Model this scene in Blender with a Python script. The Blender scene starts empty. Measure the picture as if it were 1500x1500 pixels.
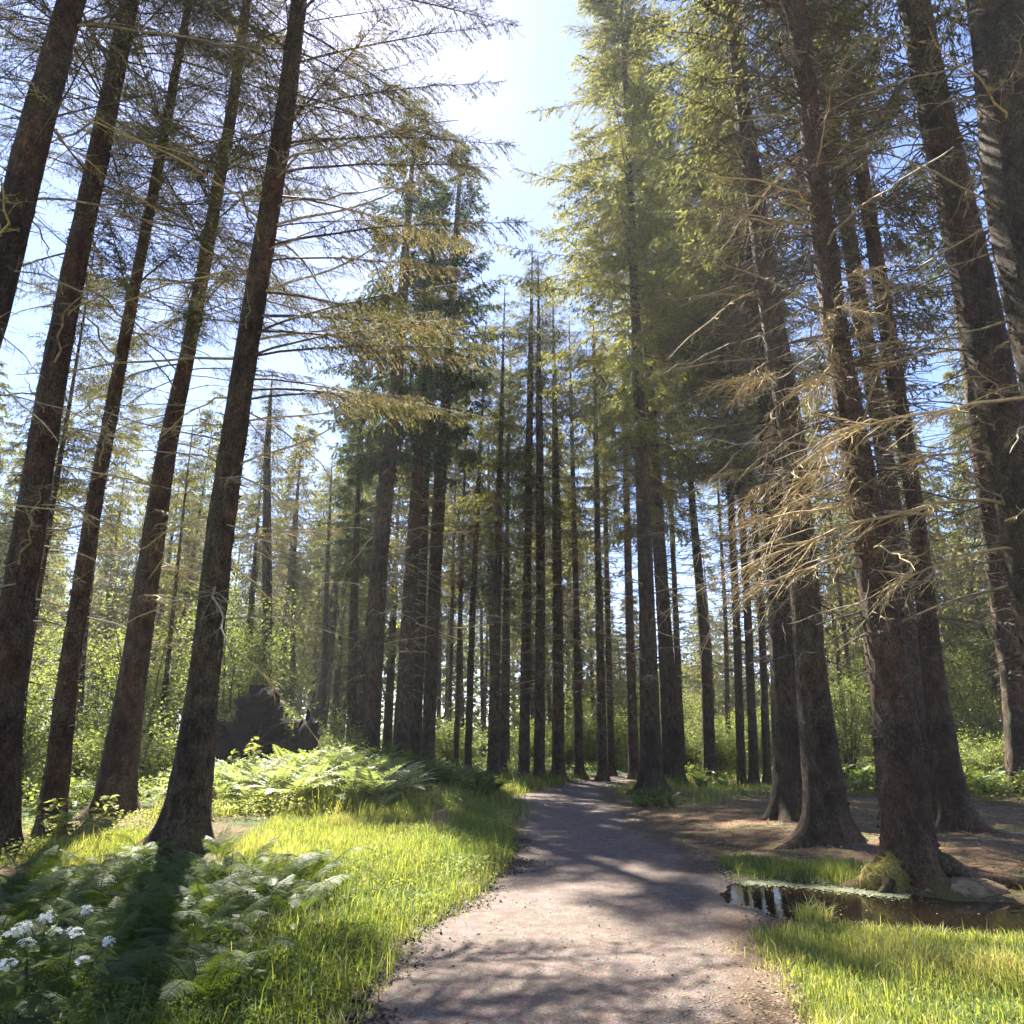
import bpy, math, random
import numpy as np
from mathutils import Vector, Matrix, Euler

# ------------------------------------------------------------ camera, world, sun, exposure
S = bpy.context.scene
COL = S.collection
cam_d = bpy.data.cameras.new('camera')
cam = bpy.data.objects.new('camera', cam_d); COL.objects.link(cam)
cam.location = (0.0, 0.0, 1.6)
cam.rotation_euler = (math.radians(90 + 17.1), 0, 0)
cam_d.sensor_width = 36.0
cam_d.lens = 36.0 * 1073 / 1500
cam_d.clip_start = 0.05; cam_d.clip_end = 3000
S.camera = cam

SUN_AZ = math.radians(-20.0)      # measured from +Y towards +X
SUN_EL = math.radians(53.0)
sun_dir = Vector((math.sin(SUN_AZ) * math.cos(SUN_EL), math.cos(SUN_AZ) * math.cos(SUN_EL), math.sin(SUN_EL)))

W = bpy.data.worlds.new('World'); S.world = W; W.use_nodes = True
nt = W.node_tree; nt.nodes.clear()
sky = nt.nodes.new('ShaderNodeTexSky'); sky.sky_type = 'NISHITA'; sky.sun_disc = False
sky.sun_elevation = SUN_EL; sky.sun_rotation = SUN_AZ
sky.air_density = 1.0; sky.dust_density = 0.3; sky.ozone_density = 6.0
bg = nt.nodes.new('ShaderNodeBackground'); bg.inputs['Strength'].default_value = 0.05
wo = nt.nodes.new('ShaderNodeOutputWorld')
wb = nt.nodes.new('ShaderNodeMix'); wb.data_type = 'RGBA'; wb.blend_type = 'MULTIPLY'; wb.inputs[0].default_value = 1.0; wb.inputs[7].default_value = (1.04, 0.93, 1.0, 1)   # white balance of the whole sky
nt.links.new(sky.outputs[0], wb.inputs[6]); nt.links.new(wb.outputs[2], bg.inputs[0]); nt.links.new(bg.outputs[0], wo.inputs[0])

sd = bpy.data.lights.new('sun', 'SUN'); sd.energy = 4.4; sd.angle = math.radians(0.55); sd.color = (1.0, 0.95, 0.86)
so = bpy.data.objects.new('sun', sd); COL.objects.link(so)
so.rotation_euler = sun_dir.to_track_quat('Z', 'Y').to_euler(); so.location = (-10, 20, 40)

S.view_settings.view_transform = 'Standard'; S.view_settings.look = 'None'
S.view_settings.gamma = 1.0; S.view_settings.use_curve_mapping = False
S.view_settings.exposure = 2.7
S.cycles.max_bounces = 7; S.cycles.diffuse_bounces = 4; S.cycles.glossy_bounces = 3
S.cycles.transmission_bounces = 4; S.cycles.transparent_max_bounces = 4
S.cycles.use_denoising = True
S.cycles.sample_clamp_indirect = 6.0
S.cycles.caustics_reflective = False; S.cycles.caustics_refractive = False

# ------------------------------------------------------------ helpers
def rs(seed): return np.random.default_rng(seed)

_LAT = rs(11).random((32, 32, 32))
def vnoise(p):
    """smooth value noise in -1..1 of points (n,3)"""
    p = np.asarray(p, float); i = np.floor(p).astype(int); f = p - i; f = f * f * (3 - 2 * f)
    out = 0
    for a in (0, 1):
        for b in (0, 1):
            for c in (0, 1):
                w = (f[:, 0] if a else 1 - f[:, 0]) * (f[:, 1] if b else 1 - f[:, 1]) * (f[:, 2] if c else 1 - f[:, 2])
                out = out + w * _LAT[(i[:, 0] + a) % 32, (i[:, 1] + b) % 32, (i[:, 2] + c) % 32]
    return out * 2 - 1
def fbm(p, o=3):
    p = np.asarray(p, float); r = 0; a = 1.0
    for k in range(o):
        r = r + a * vnoise(p + 17.3 * k); p = p * 2.03; a *= 0.5
    return r / 1.75

class Geo:
    """collects vertices, faces (n-gon arrays), material slots and a 'tint' value per vertex; build() makes ONE mesh"""
    def __init__(s): s.v = []; s.n = 0; s.f = []; s.t = []
    def add(s, v, f, m=0, t=0.5):
        v = np.asarray(v, np.float32).reshape(-1, 3)
        if len(v) == 0: return
        f = np.asarray(f, np.int64)
        s.v.append(v); s.f.append((f + s.n, m))
        s.t.append(np.broadcast_to(np.asarray(t, np.float32), (len(v),)))
        s.n += len(v)
    def addg(s, g, M=None, toff=0.0):
        base = s.n
        for v, t in zip(g.v, g.t):
            if M is not None: v = v @ M[:3, :3].T + M[:3, 3]
            s.v.append(v.astype(np.float32)); s.t.append(t + toff)
        for f, m in g.f: s.f.append((f + base, m))
        s.n += g.n
    def pack(s):
        """one array per kind, for quick re-use by addg"""
        v = np.concatenate(s.v); t = np.concatenate(s.t); d = {}
        for f, m in s.f: d.setdefault((f.shape[1], m), []).append(f)
        s.v = [v]; s.t = [t]; s.f = [(np.concatenate(a), k[1]) for k, a in d.items()]
        return s
    def mesh(s, name, mats, smooth=False):
        s.pack()
        me = bpy.data.meshes.new(name)
        v = s.v[0]
        loops = np.concatenate([f.ravel() for f, _ in s.f])
        tot = np.concatenate([np.full(len(f), f.shape[1]) for f, _ in s.f])
        mi = np.concatenate([np.full(len(f), m) for f, m in s.f])
        st = np.concatenate([[0], np.cumsum(tot)[:-1]])
        me.vertices.add(len(v)); me.vertices.foreach_set('co', v.ravel())
        me.loops.add(len(loops)); me.loops.foreach_set('vertex_index', loops.astype(np.int32))
        me.polygons.add(len(tot)); me.polygons.foreach_set('loop_start', st.astype(np.int32))
        me.polygons.foreach_set('material_index', mi.astype(np.int32))
        me.polygons.foreach_set('use_smooth', np.full(len(tot), bool(smooth)))
        a = me.attributes.new('tint', 'FLOAT', 'POINT'); a.data.foreach_set('value', s.t[0].astype(np.float32))
        for m in mats: me.materials.append(m)
        me.update(calc_edges=True)
        return me

def link(name, data, parent=None, loc=None, rot=None, scale=None):
    o = bpy.data.objects.new(name, data); COL.objects.link(o)
    if parent is not None: o.parent = parent
    if loc is not None: o.location = loc
    if rot is not None: o.rotation_euler = rot
    if scale is not None: o.scale = scale
    return o
def tag(o, label=None, cat=None, group=None, kind=None):
    if label: o['label'] = label
    if cat: o['category'] = cat
    if group: o['group'] = group
    if kind: o['kind'] = kind
    return o
def empty(name, loc, label, cat, group=None, rz=0.0, scale=None):
    o = link(name, None, None, loc, (0, 0, rz), scale); o.empty_display_size = 0.2
    return tag(o, label, cat, group)

def unit(a): return a / np.maximum(np.linalg.norm(a, axis=-1, keepdims=True), 1e-9)
def frames(d):
    d = unit(d); up = np.where(np.abs(d[:, 2:3]) > 0.92, np.array([[1.0, 0, 0]]), np.array([[0, 0, 1.0]]))
    a = unit(np.cross(d, up)); return a, np.cross(a, d)
def prisms(A, B, ra, rb, s=3):
    """separate tapered s-sided prisms A[i]->B[i]"""
    A = np.asarray(A, float); B = np.asarray(B, float); m = len(A)
    a, b = frames(B - A); ra = np.broadcast_to(ra, (m,)); rb = np.broadcast_to(rb, (m,))
    an = np.arange(s) * 2 * np.pi / s
    ring = a[:, None] * np.cos(an)[None, :, None] + b[:, None] * np.sin(an)[None, :, None]
    v = np.concatenate([A[:, None] + ring * ra[:, None, None], B[:, None] + ring * rb[:, None, None]], 1)
    k = np.arange(s); f = np.stack([k, (k + 1) % s, (k + 1) % s + s, k + s], 1)
    return v.reshape(-1, 3), (f[None] + (np.arange(m) * 2 * s)[:, None, None]).reshape(-1, 4)
def tube(P, R, s=6, cap=False):
    P = np.asarray(P, float); R = np.broadcast_to(R, (len(P),)); n = len(P)
    d = np.gradient(P, axis=0); a, b = frames(d)
    an = np.arange(s) * 2 * np.pi / s
    v = P[:, None] + (a[:, None] * np.cos(an)[None, :, None] + b[:, None] * np.sin(an)[None, :, None]) * R[:, None, None]
    k = np.arange(s); f = np.stack([k, (k + 1) % s, (k + 1) % s + s, k + s], 1)
    return v.reshape(-1, 3), (f[None] + (np.arange(n - 1) * s)[:, None, None]).reshape(-1, 4)
def leafs(base, d, ln, w, rng, bend=0.0, wide=0.45, nrm=None):
    """diamond leaves (one quad each); random roll unless nrm given"""
    base = np.asarray(base, float); m = len(base); d = unit(np.asarray(d, float))
    r = rng.normal(size=(m, 3)) if nrm is None else nrm
    side = unit(np.cross(d, r)); ln = np.broadcast_to(ln, (m,))[:, None]; w = np.broadcast_to(w, (m,))[:, None]
    up = np.cross(side, d)
    mid = base + d * ln * wide
    tip = base + d * ln + up * ln * bend
    v = np.stack([base, mid + side * w / 2, tip, mid - side * w / 2], 1)
    return v.reshape(-1, 3), np.arange(m * 4).reshape(m, 4)

# ------------------------------------------------------------ materials
def mat(name):
    m = bpy.data.materials.new(name); m.use_nodes = True
    n = m.node_tree; n.nodes.clear()
    return m, n, n.nodes.new, n.links.new
def ramp(N, pts):
    r = N('ShaderNodeValToRGB'); e = r.color_ramp.elements
    while len(e) < len(pts): e.new(0.5)
    for k, (p, c) in enumerate(pts): e[k].position = p; e[k].color = (*c, 1)
    return r
def foliage(name, pts, trans=0.5, gloss=0.12, rough=0.5, tcol=(1.2, 1.22, 0.75)):
    m, n, N, L = mat(name)
    at = N('ShaderNodeAttribute'); at.attribute_name = 'tint'
    r = ramp(N, pts); L(at.outputs['Fac'], r.inputs[0])
    di = N('ShaderNodeBsdfDiffuse'); tr = N('ShaderNodeBsdfTranslucent'); gl = N('ShaderNodeBsdfGlossy'); gl.inputs['Roughness'].default_value = rough
    gl.inputs['Color'].default_value = (0.9, 0.9, 0.9, 1)
    mu = N('ShaderNodeMix'); mu.data_type = 'RGBA'; mu.blend_type = 'MULTIPLY'; mu.inputs[0].default_value = 1.0
    L(r.outputs[0], mu.inputs[6]); mu.inputs[7].default_value = (*tcol, 1)
    L(r.outputs[0], di.inputs[0]); L(mu.outputs[2], tr.inputs[0])
    m1 = N('ShaderNodeMixShader'); m1.inputs[0].default_value = trans; L(di.outputs[0], m1.inputs[1]); L(tr.outputs[0], m1.inputs[2])
    fr = N('ShaderNodeFresnel'); fr.inputs[0].default_value = 1.4
    mm = N('ShaderNodeMath'); mm.operation = 'MULTIPLY'; L(fr.outputs[0], mm.inputs[0]); mm.inputs[1].default_value = gloss
    m2 = N('ShaderNodeMixShader'); L(mm.outputs[0], m2.inputs[0]); L(m1.outputs[0], m2.inputs[1]); L(gl.outputs[0], m2.inputs[2])
    o = N('ShaderNodeOutputMaterial'); L(m2.outputs[0], o.inputs[0])
    return m
def noise(N, L, co, scale, det=4, rough=0.6):
    t = N('ShaderNodeTexNoise'); t.inputs['Scale'].default_value = scale; t.inputs['Detail'].default_value = det; t.inputs['Roughness'].default_value = rough
    L(co, t.inputs['Vector']); return t
def mixc(N, L, fac, a, b, mode='MIX'):
    x = N('ShaderNodeMix'); x.data_type = 'RGBA'; x.blend_type = mode
    if isinstance(fac, (int, float)): x.inputs[0].default_value = fac
    else: L(fac, x.inputs[0])
    for i, c in ((6, a), (7, b)):
        if isinstance(c, tuple): x.inputs[i].default_value = (*c, 1)
        else: L(c, x.inputs[i])
    return x.outputs[2]
def finish(n, N, L, col, rough, height=None, bs=0.5, bd=0.02, spec=0.3):
    b = N('ShaderNodeBsdfPrincipled')
    if isinstance(col, tuple): b.inputs['Base Color'].default_value = (*col, 1)
    else: L(col, b.inputs['Base Color'])
    if isinstance(rough, (int, float)): b.inputs['Roughness'].default_value = rough
    else: L(rough, b.inputs['Roughness'])
    b.inputs['Specular IOR Level'].default_value = spec
    if height is not None:
        bp = N('ShaderNodeBump'); bp.inputs['Strength'].default_value = bs; bp.inputs['Distance'].default_value = bd
        L(height, bp.inputs['Height']); L(bp.outputs[0], b.inputs['Normal'])
    o = N('ShaderNodeOutputMaterial'); L(b.outputs[0], o.inputs[0])

def bark_mat(name, c0, c1, c2, lichen):
    m, n, N, L = mat(name)
    tc = N('ShaderNodeTexCoord'); oi = N('ShaderNodeObjectInfo')
    mp = N('ShaderNodeMapping'); mp.inputs['Scale'].default_value = (1, 1, 0.55); L(tc.outputs['Object'], mp.inputs[0])
    co = mp.outputs[0]
    nz = noise(N, L, co, 9, 6, 0.7)
    vo = N('ShaderNodeTexVoronoi'); vo.inputs['Scale'].default_value = 27; vo.feature = 'DISTANCE_TO_EDGE'
    vo.inputs['Randomness'].default_value = 1.0
    wv = mixc(N, L, 0.38, co, nz.outputs['Color'], 'ADD'); L(wv, vo.inputs['Vector'])
    n2 = noise(N, L, co, 2.2, 3); n3 = noise(N, L, co, 38, 5, 0.8)
    base = ramp(N, [(0.3, c0), (0.5, c1), (0.68, c2)]); L(nz.outputs['Fac'], base.inputs[0])
    fine = ramp(N, [(0.35, (0.35, 0.35, 0.35)), (0.65, (1.35, 1.35, 1.35))]); L(n3.outputs['Fac'], fine.inputs[0])
    edge = ramp(N, [(0.0, (0.4, 0.4, 0.4)), (0.10, (1, 1, 1))]); L(vo.outputs['Distance'], edge.inputs[0])
    col = mixc(N, L, 1.0, base.outputs[0], edge.outputs[0], 'MULTIPLY')
    col = mixc(N, L, 1.0, col, fine.outputs[0], 'MULTIPLY')
    n4 = noise(N, L, tc.outputs['Object'], 0.9, 3, 0.6); big = ramp(N, [(0.35, (0.55, 0.5, 0.48)), (0.5, (1, 1, 1)), (0.66, (1.5, 1.25, 1.0))]); L(n4.outputs['Fac'], big.inputs[0])
    col = mixc(N, L, 1.0, col, big.outputs[0], 'MULTIPLY')
    lr = ramp(N, [(0.46, (0, 0, 0)), (0.66, (1, 1, 1))]); L(n2.outputs['Fac'], lr.inputs[0])
    sp = ramp(N, [(0.45, (0, 0, 0)), (0.62, (0.75, 0.75, 0.75))]); L(n3.outputs['Fac'], sp.inputs[0])
    lm = mixc(N, L, 1.0, lr.outputs[0], sp.outputs[0], 'MULTIPLY')
    col = mixc(N, L, lm, col, lichen)
    at = N('ShaderNodeAttribute'); at.attribute_name = 'tint'        # 1 where moss grows on the roots
    mo = N('ShaderNodeMath'); mo.operation = 'MULTIPLY'; L(at.outputs['Fac'], mo.inputs[0]); L(n3.outputs['Fac'], mo.inputs[1])
    mr = ramp(N, [(0.2, (0, 0, 0)), (0.5, (1, 1, 1))]); L(mo.outputs[0], mr.inputs[0])
    col = mixc(N, L, mr.outputs[0], col, (0.13, 0.12, 0.03))
    hs = N('ShaderNodeHueSaturation'); L(col, hs.inputs['Color'])
    ma = N('ShaderNodeMapRange'); L(oi.outputs['Random'], ma.inputs[0]); ma.inputs[3].default_value = 0.8; ma.inputs[4].default_value = 1.35
    L(ma.outputs[0], hs.inputs['Value'])
    hm = N('ShaderNodeMath'); hm.operation = 'MULTIPLY_ADD'; L(edge.outputs[0], hm.inputs[0]); hm.inputs[1].default_value = 0.6; L(n3.outputs['Fac'], hm.inputs[2])
    finish(n, N, L, hs.outputs[0], 0.85, hm.outputs[0], 0.9, 0.03, 0.25)
    return m
M_BARK = bark_mat('spruce_bark', (0.036, 0.023, 0.013), (0.105, 0.068, 0.040), (0.21, 0.142, 0.085), (0.15, 0.15, 0.07))
M_BARKW = bark_mat('warm_lit_bark', (0.05, 0.025, 0.014), (0.12, 0.065, 0.035), (0.19, 0.12, 0.075), (0.22, 0.20, 0.13))  # redder bark tone that holds the warm bounce light on the stems
def simple(name, c0, c1, sc=20, rough=0.8, bump=0.4):
    m, n, N, L = mat(name); tc = N('ShaderNodeTexCoord'); nz = noise(N, L, tc.outputs['Object'], sc, 4, 0.7)
    r = ramp(N, [(0.35, c0), (0.68, c1)]); L(nz.outputs['Fac'], r.inputs[0])
    finish(n, N, L, r.outputs[0], rough, nz.outputs['Fac'], bump, 0.02); return m
M_DEAD = simple('dead_twig_wood', (0.16, 0.125, 0.075), (0.44, 0.35, 0.21), 9)
M_PALETWIG = simple('lichened_sunlit_twig', (0.29, 0.21, 0.09), (0.60, 0.46, 0.23), 9)  # lichen paleness pushed lighter; sunlight on the boughs is in the colour
M_TWIG = simple('twig_bark', (0.05, 0.036, 0.026), (0.14, 0.10, 0.07), 7)
M_PALE = foliage('needles_pale_olive', [(0.0, (0.11, 0.115, 0.055)), (0.45, (0.19, 0.185, 0.085)), (0.75, (0.26, 0.235, 0.11)), (1.0, (0.31, 0.25, 0.15))], 0.5, 0.02)
M_TAN = foliage('needles_dry_tan', [(0.0, (0.13, 0.115, 0.06)), (0.45, (0.225, 0.19, 0.105)), (0.8, (0.31, 0.26, 0.15)), (1.0, (0.37, 0.32, 0.20))], 0.46, 0.02, 0.5, (1.12, 1.08, 0.8))
M_OLIVE = foliage('needles_olive', [(0.0, (0.06, 0.075, 0.035)), (0.45, (0.12, 0.13, 0.055)), (0.75, (0.19, 0.17, 0.075)), (1.0, (0.26, 0.20, 0.11))], 0.48, 0.02)
M_LACY = foliage('needles_thin', [(0.0, (0.06, 0.065, 0.04)), (0.45, (0.12, 0.115, 0.06)), (0.75, (0.20, 0.165, 0.09)), (1.0, (0.27, 0.20, 0.12))], 0.48, 0.02)
M_DARK = foliage('needles_dark', [(0.0, (0.036, 0.056, 0.027)), (0.5, (0.075, 0.10, 0.042)), (0.8, (0.14, 0.15, 0.06)), (1.0, (0.24, 0.19, 0.10))], 0.38, 0.05)
M_LIME = foliage('needles_yellow_green', [(0.0, (0.11, 0.12, 0.045)), (0.5, (0.22, 0.215, 0.075)), (0.8, (0.29, 0.265, 0.10)), (1.0, (0.30, 0.23, 0.12))], 0.52, 0.02)
M_LEAF = foliage('broad_leaves', [(0.0, (0.09, 0.12, 0.04)), (0.5, (0.19, 0.22, 0.08)), (1.0, (0.30, 0.31, 0.13))], 0.55, 0.10, 0.4, (1.3, 1.3, 0.62))
M_FERN = foliage('fern_fronds', [(0.0, (0.035, 0.05, 0.012)), (0.5, (0.09, 0.125, 0.028)), (1.0, (0.19, 0.215, 0.065))], 0.42, 0.03, 0.5, (1.3, 1.3, 0.5))
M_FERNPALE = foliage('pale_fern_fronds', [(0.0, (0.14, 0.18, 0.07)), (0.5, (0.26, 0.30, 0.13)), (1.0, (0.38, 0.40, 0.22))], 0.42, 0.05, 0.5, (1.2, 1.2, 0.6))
M_GRASS = foliage('grass_blades', [(0.0, (0.06, 0.09, 0.025)), (0.4, (0.14, 0.185, 0.05)), (0.75, (0.27, 0.295, 0.095)), (0.9, (0.36, 0.34, 0.14)), (1.0, (0.42, 0.36, 0.20))], 0.55, 0.015, 0.5, (1.3, 1.3, 0.55))
M_DRY = simple('dry_plant_litter', (0.14, 0.08, 0.04), (0.34, 0.24, 0.13), 14)
M_SOIL = simple('dark_peaty_soil', (0.008, 0.006, 0.005), (0.04, 0.028, 0.02), 9, 0.95, 1.0)
M_ROOT = simple('exposed_root_wood', (0.02, 0.013, 0.009), (0.075, 0.05, 0.032), 10)
M_PETAL = foliage('white_petals', [(0.0, (0.62, 0.64, 0.55)), (1.0, (0.82, 0.82, 0.76))], 0.35, 0.05, 0.5, (1, 1, 0.95))
M_YELLOW = foliage('yellow_petals', [(0.0, (0.6, 0.42, 0.03)), (1.0, (0.75, 0.55, 0.05))], 0.35, 0.05, 0.5, (1, 1, 0.9))
M_STONE = simple('path_stone', (0.10, 0.09, 0.085), (0.34, 0.31, 0.29), 16, 0.75, 0.5)
M_MOSS = simple('moss_cushion', (0.09, 0.07, 0.014), (0.30, 0.22, 0.06), 30, 0.95, 0.8)

# ------------------------------------------------------------ ground, path, puddle
PATH_Y = np.array([-6, 4.0, 5.0, 6.5, 7.7, 9.3, 11, 13.5, 16, 19, 22.5, 25, 28, 32, 38, 46, 60])
PATH_L = np.array([-1.4, -1.1, -1.05, -1.05, -0.75, -0.38, -0.12, 0.0, 0.05, 0.0, 0.05, 0.7, 1.8, 3.4, 6.6, 12, 24])
PATH_R = np.array([1.7, 1.75, 1.85, 2.15, 2.4, 2.65, 2.8, 2.85, 2.8, 2.75, 2.9, 3.2, 4.1, 5.8, 9.2, 15, 27])
def path_l(y): return np.interp(y, PATH_Y, PATH_L)
def path_r(y): return np.interp(y, PATH_Y, PATH_R)
def sstep(a, b, x):
    t = np.clip((x - a) / (b - a), 0, 1); return t * t * (3 - 2 * t)
PUD = np.array([(2.55, 8.9), (2.75, 9.35), (3.2, 9.55), (3.75, 9.2), (4.35, 8.65), (4.85, 8.25), (5.9, 8.0), (7.0, 7.6), (6.8, 7.2), (5.2, 7.35), (4.55, 7.3), (4.05, 7.2), (3.45, 7.3), (3.1, 7.75), (2.75, 8.1), (2.5, 8.5)])
def poly_dist(x, y, P):
    """signed distance (negative inside)"""
    x = np.asarray(x, float).ravel(); y = np.asarray(y, float).ravel()
    A = P; B = np.roll(P, -1, 0); d = np.full(len(x), 1e9); ins = np.zeros(len(x), bool)
    for (ax, ay), (bx, by) in zip(A, B):
        ex, ey = bx - ax, by - ay
        t = np.clip(((x - ax) * ex + (y - ay) * ey) / (ex * ex + ey * ey), 0, 1)
        d = np.minimum(d, np.hypot(x - ax - t * ex, y - ay - t * ey))
        c = ((ay > y) != (by > y)) & (x < ex * (y - ay) / (ey + 1e-12) + ax)
        ins ^= c
    return np.where(ins, -d, d)
WATER_Z = -0.05
def ground_h(x, y):
    x = np.atleast_1d(np.asarray(x, float)); y = np.atleast_1d(np.asarray(y, float)); sh = x.shape
    x = x.ravel(); y = y.ravel()
    z0 = np.zeros_like(x)
    n = fbm(np.stack([x * 0.45, y * 0.45, z0 + 3.1], 1), 3)
    n2 = fbm(np.stack([x * 2.3, y * 2.3, z0 + 8.1], 1), 2)
    on = sstep(0.35, -0.25, np.maximum(path_l(y) - x, x - path_r(y)))       # 1 on the path
    far = sstep(18, 40, y)
    h = (0.09 * n + 0.028 * n2) * (1 - 0.8 * on) * (1 + far)
    h = h - 0.05 * on
    h = h + 0.62 * np.exp(-((x + 3.6) / 2.3) ** 2 - ((y - 19.5) / 4.0) ** 2)    # fern mound
    h = h + 0.25 * np.exp(-((x + 6.5) / 2.5) ** 2 - ((y - 20) / 5.0) ** 2)
    h = h + 0.12 * sstep(0.0, 1.2, path_l(y) - x) * sstep(25, 16, y)            # left bank
    h = h + 0.10 * sstep(0.4, 2.5, x - path_r(y)) * sstep(9.5, 11.5, y)         # right bank under the trees
    h = h + 0.006 * np.clip(np.hypot(x, y) - 26, 0, 120)                          # land rises away
    h = h + 0.02 * np.maximum(0, np.hypot(x, y) - 250)
    d = poly_dist(x, y, PUD) + 0.10 * n2 + 0.05 * n
    wet = sstep(0.55, -0.22, d)
    flat = sstep(1.1, 0.3, d)
    h = h * (1 - flat) + flat * (-0.005 + 0.02 * n2)
    h = h - 0.16 * wet
    return h.reshape(sh)
def gz(x, y): return float(ground_h(x, y)[0])

def axis_steps(lo, hi, near_lo, near_hi, st, grow=1.13):
    a = list(np.arange(near_lo, near_hi + 1e-6, st))
    s = st
    while a[-1] < hi: s *= grow; a.append(a[-1] + s)
    s = st
    while a[0] > lo: s *= grow; a.insert(0, a[0] - s)
    return np.array(a)
gx = axis_steps(-600, 600, -9, 9, 0.13, 1.12)
gy = axis_steps(-300, 900, 3.5, 17, 0.13, 1.065)
GX, GY = np.meshgrid(gx, gy); GZ = ground_h(GX, GY)
def grid_faces(ny, nx):
    i = np.arange(ny - 1)[:, None] * nx + np.arange(nx - 1)[None]
    return np.stack([i, i + 1, i + nx + 1, i + nx], -1).reshape(-1, 4)

GRASS_BR = np.array([(2.35, 7.25), (2.9, 7.35), (3.4, 7.15), (4.2, 7.05), (4.9, 7.2), (6.5, 7.3), (7, 4), (1.75, 4.0), (1.78, 5.0), (1.95, 5.9), (2.05, 6.6)])
def zone_green(x, y):
    """0 brown litter .. 1 grassy, by position"""
    n = fbm(np.stack([np.ravel(x) * 0.8, np.ravel(y) * 0.8, np.ravel(x) * 0 + 1.7], 1), 3).reshape(np.shape(x))
    left = sstep(0.1, -0.5, x - path_l(y))
    g = left * np.clip(0.75 + 0.8 * n, 0, 1)
    soil = np.exp(-((x + 6.4) / 1.6) ** 2 - ((y - 13.2) / 1.6) ** 2) + np.exp(-((x + 6.2) / 1.1) ** 2 - ((y - 9.8) / 0.9) ** 2) + 0.8 * np.exp(-((x + 3.6) / 1.3) ** 2 - ((y - 14.6) / 0.8) ** 2)
    g = g * np.clip(1 - 1.2 * soil, 0, 1)
    br = sstep(0.15, -0.15, poly_dist(x, y, GRASS_BR).reshape(np.shape(x)))
    patch = np.exp(-((x - 3.4) / 0.9) ** 2 - ((y - 10.3) / 0.55) ** 2) * 1.3
    right = sstep(0, 2, x - path_r(y)) * sstep(16, 26, y) * np.clip(0.5 + n, 0, 1)
    return np.clip(np.maximum.reduce([g, br, patch, right, sstep(26, 40, y) * 0.8]), 0, 1)

def ground_mat():
    m, n, N, L = mat('forest_floor')
    tc = N('ShaderNodeTexCoord'); co = tc.outputs['Object']
    at = N('ShaderNodeAttribute'); at.attribute_name = 'tint'
    a = noise(N, L, co, 1.3, 5); b = noise(N, L, co, 22, 6, 0.75); c = noise(N, L, co, 90, 4, 0.7)
    lit = ramp(N, [(0.3, (0.06, 0.035, 0.02)), (0.5, (0.16, 0.095, 0.05)), (0.66, (0.28, 0.18, 0.09)), (0.8, (0.38, 0.27, 0.14))]); L(b.outputs['Fac'], lit.inputs[0])
    li2 = mixc(N, L, 0.5, lit.outputs[0], c.outputs['Color'], 'OVERLAY')
    mossf = ramp(N, [(0.5, (0, 0, 0)), (0.62, (0.8, 0.8, 0.8))]); L(a.outputs['Fac'], mossf.inputs[0])
    moss = ramp(N, [(0.35, (0.03, 0.045, 0.012)), (0.7, (0.11, 0.12, 0.03))]); L(b.outputs['Fac'], moss.inputs[0])
    col = mixc(N, L, mossf.outputs[0], li2, moss.outputs[0])
    gr = ramp(N, [(0.3, (0.03, 0.05, 0.014)), (0.7, (0.09, 0.13, 0.03))]); L(b.outputs['Fac'], gr.inputs[0])
    gm = N('ShaderNodeMath'); gm.operation = 'MULTIPLY_ADD'; L(c.outputs['Fac'], gm.inputs[0]); gm.inputs[1].default_value = 0.5; L(at.outputs['Fac'], gm.inputs[2])
    gf = ramp(N, [(0.55, (0, 0, 0)), (0.85, (1, 1, 1))]); L(gm.outputs[0], gf.inputs[0])
    col = mixc(N, L, gf.outputs[0], col, gr.outputs[0])
    hm = N('ShaderNodeMath'); hm.operation = 'MULTIPLY_ADD'; L(c.outputs['Fac'], hm.inputs[0]); hm.inputs[1].default_value = 0.5; L(b.outputs['Fac'], hm.inputs[2])
    finish(n, N, L, col, 0.9, hm.outputs[0], 0.8, 0.05, 0.2)
    return m
g = Geo(); g.add(np.stack([GX, GY, GZ], -1), grid_faces(len(gy), len(gx)), 0, zone_green(GX, GY).ravel())
tag(link('ground', g.mesh('ground', [ground_mat()], True)), 'brown needle strewn forest floor', None, None, 'structure')

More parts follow.
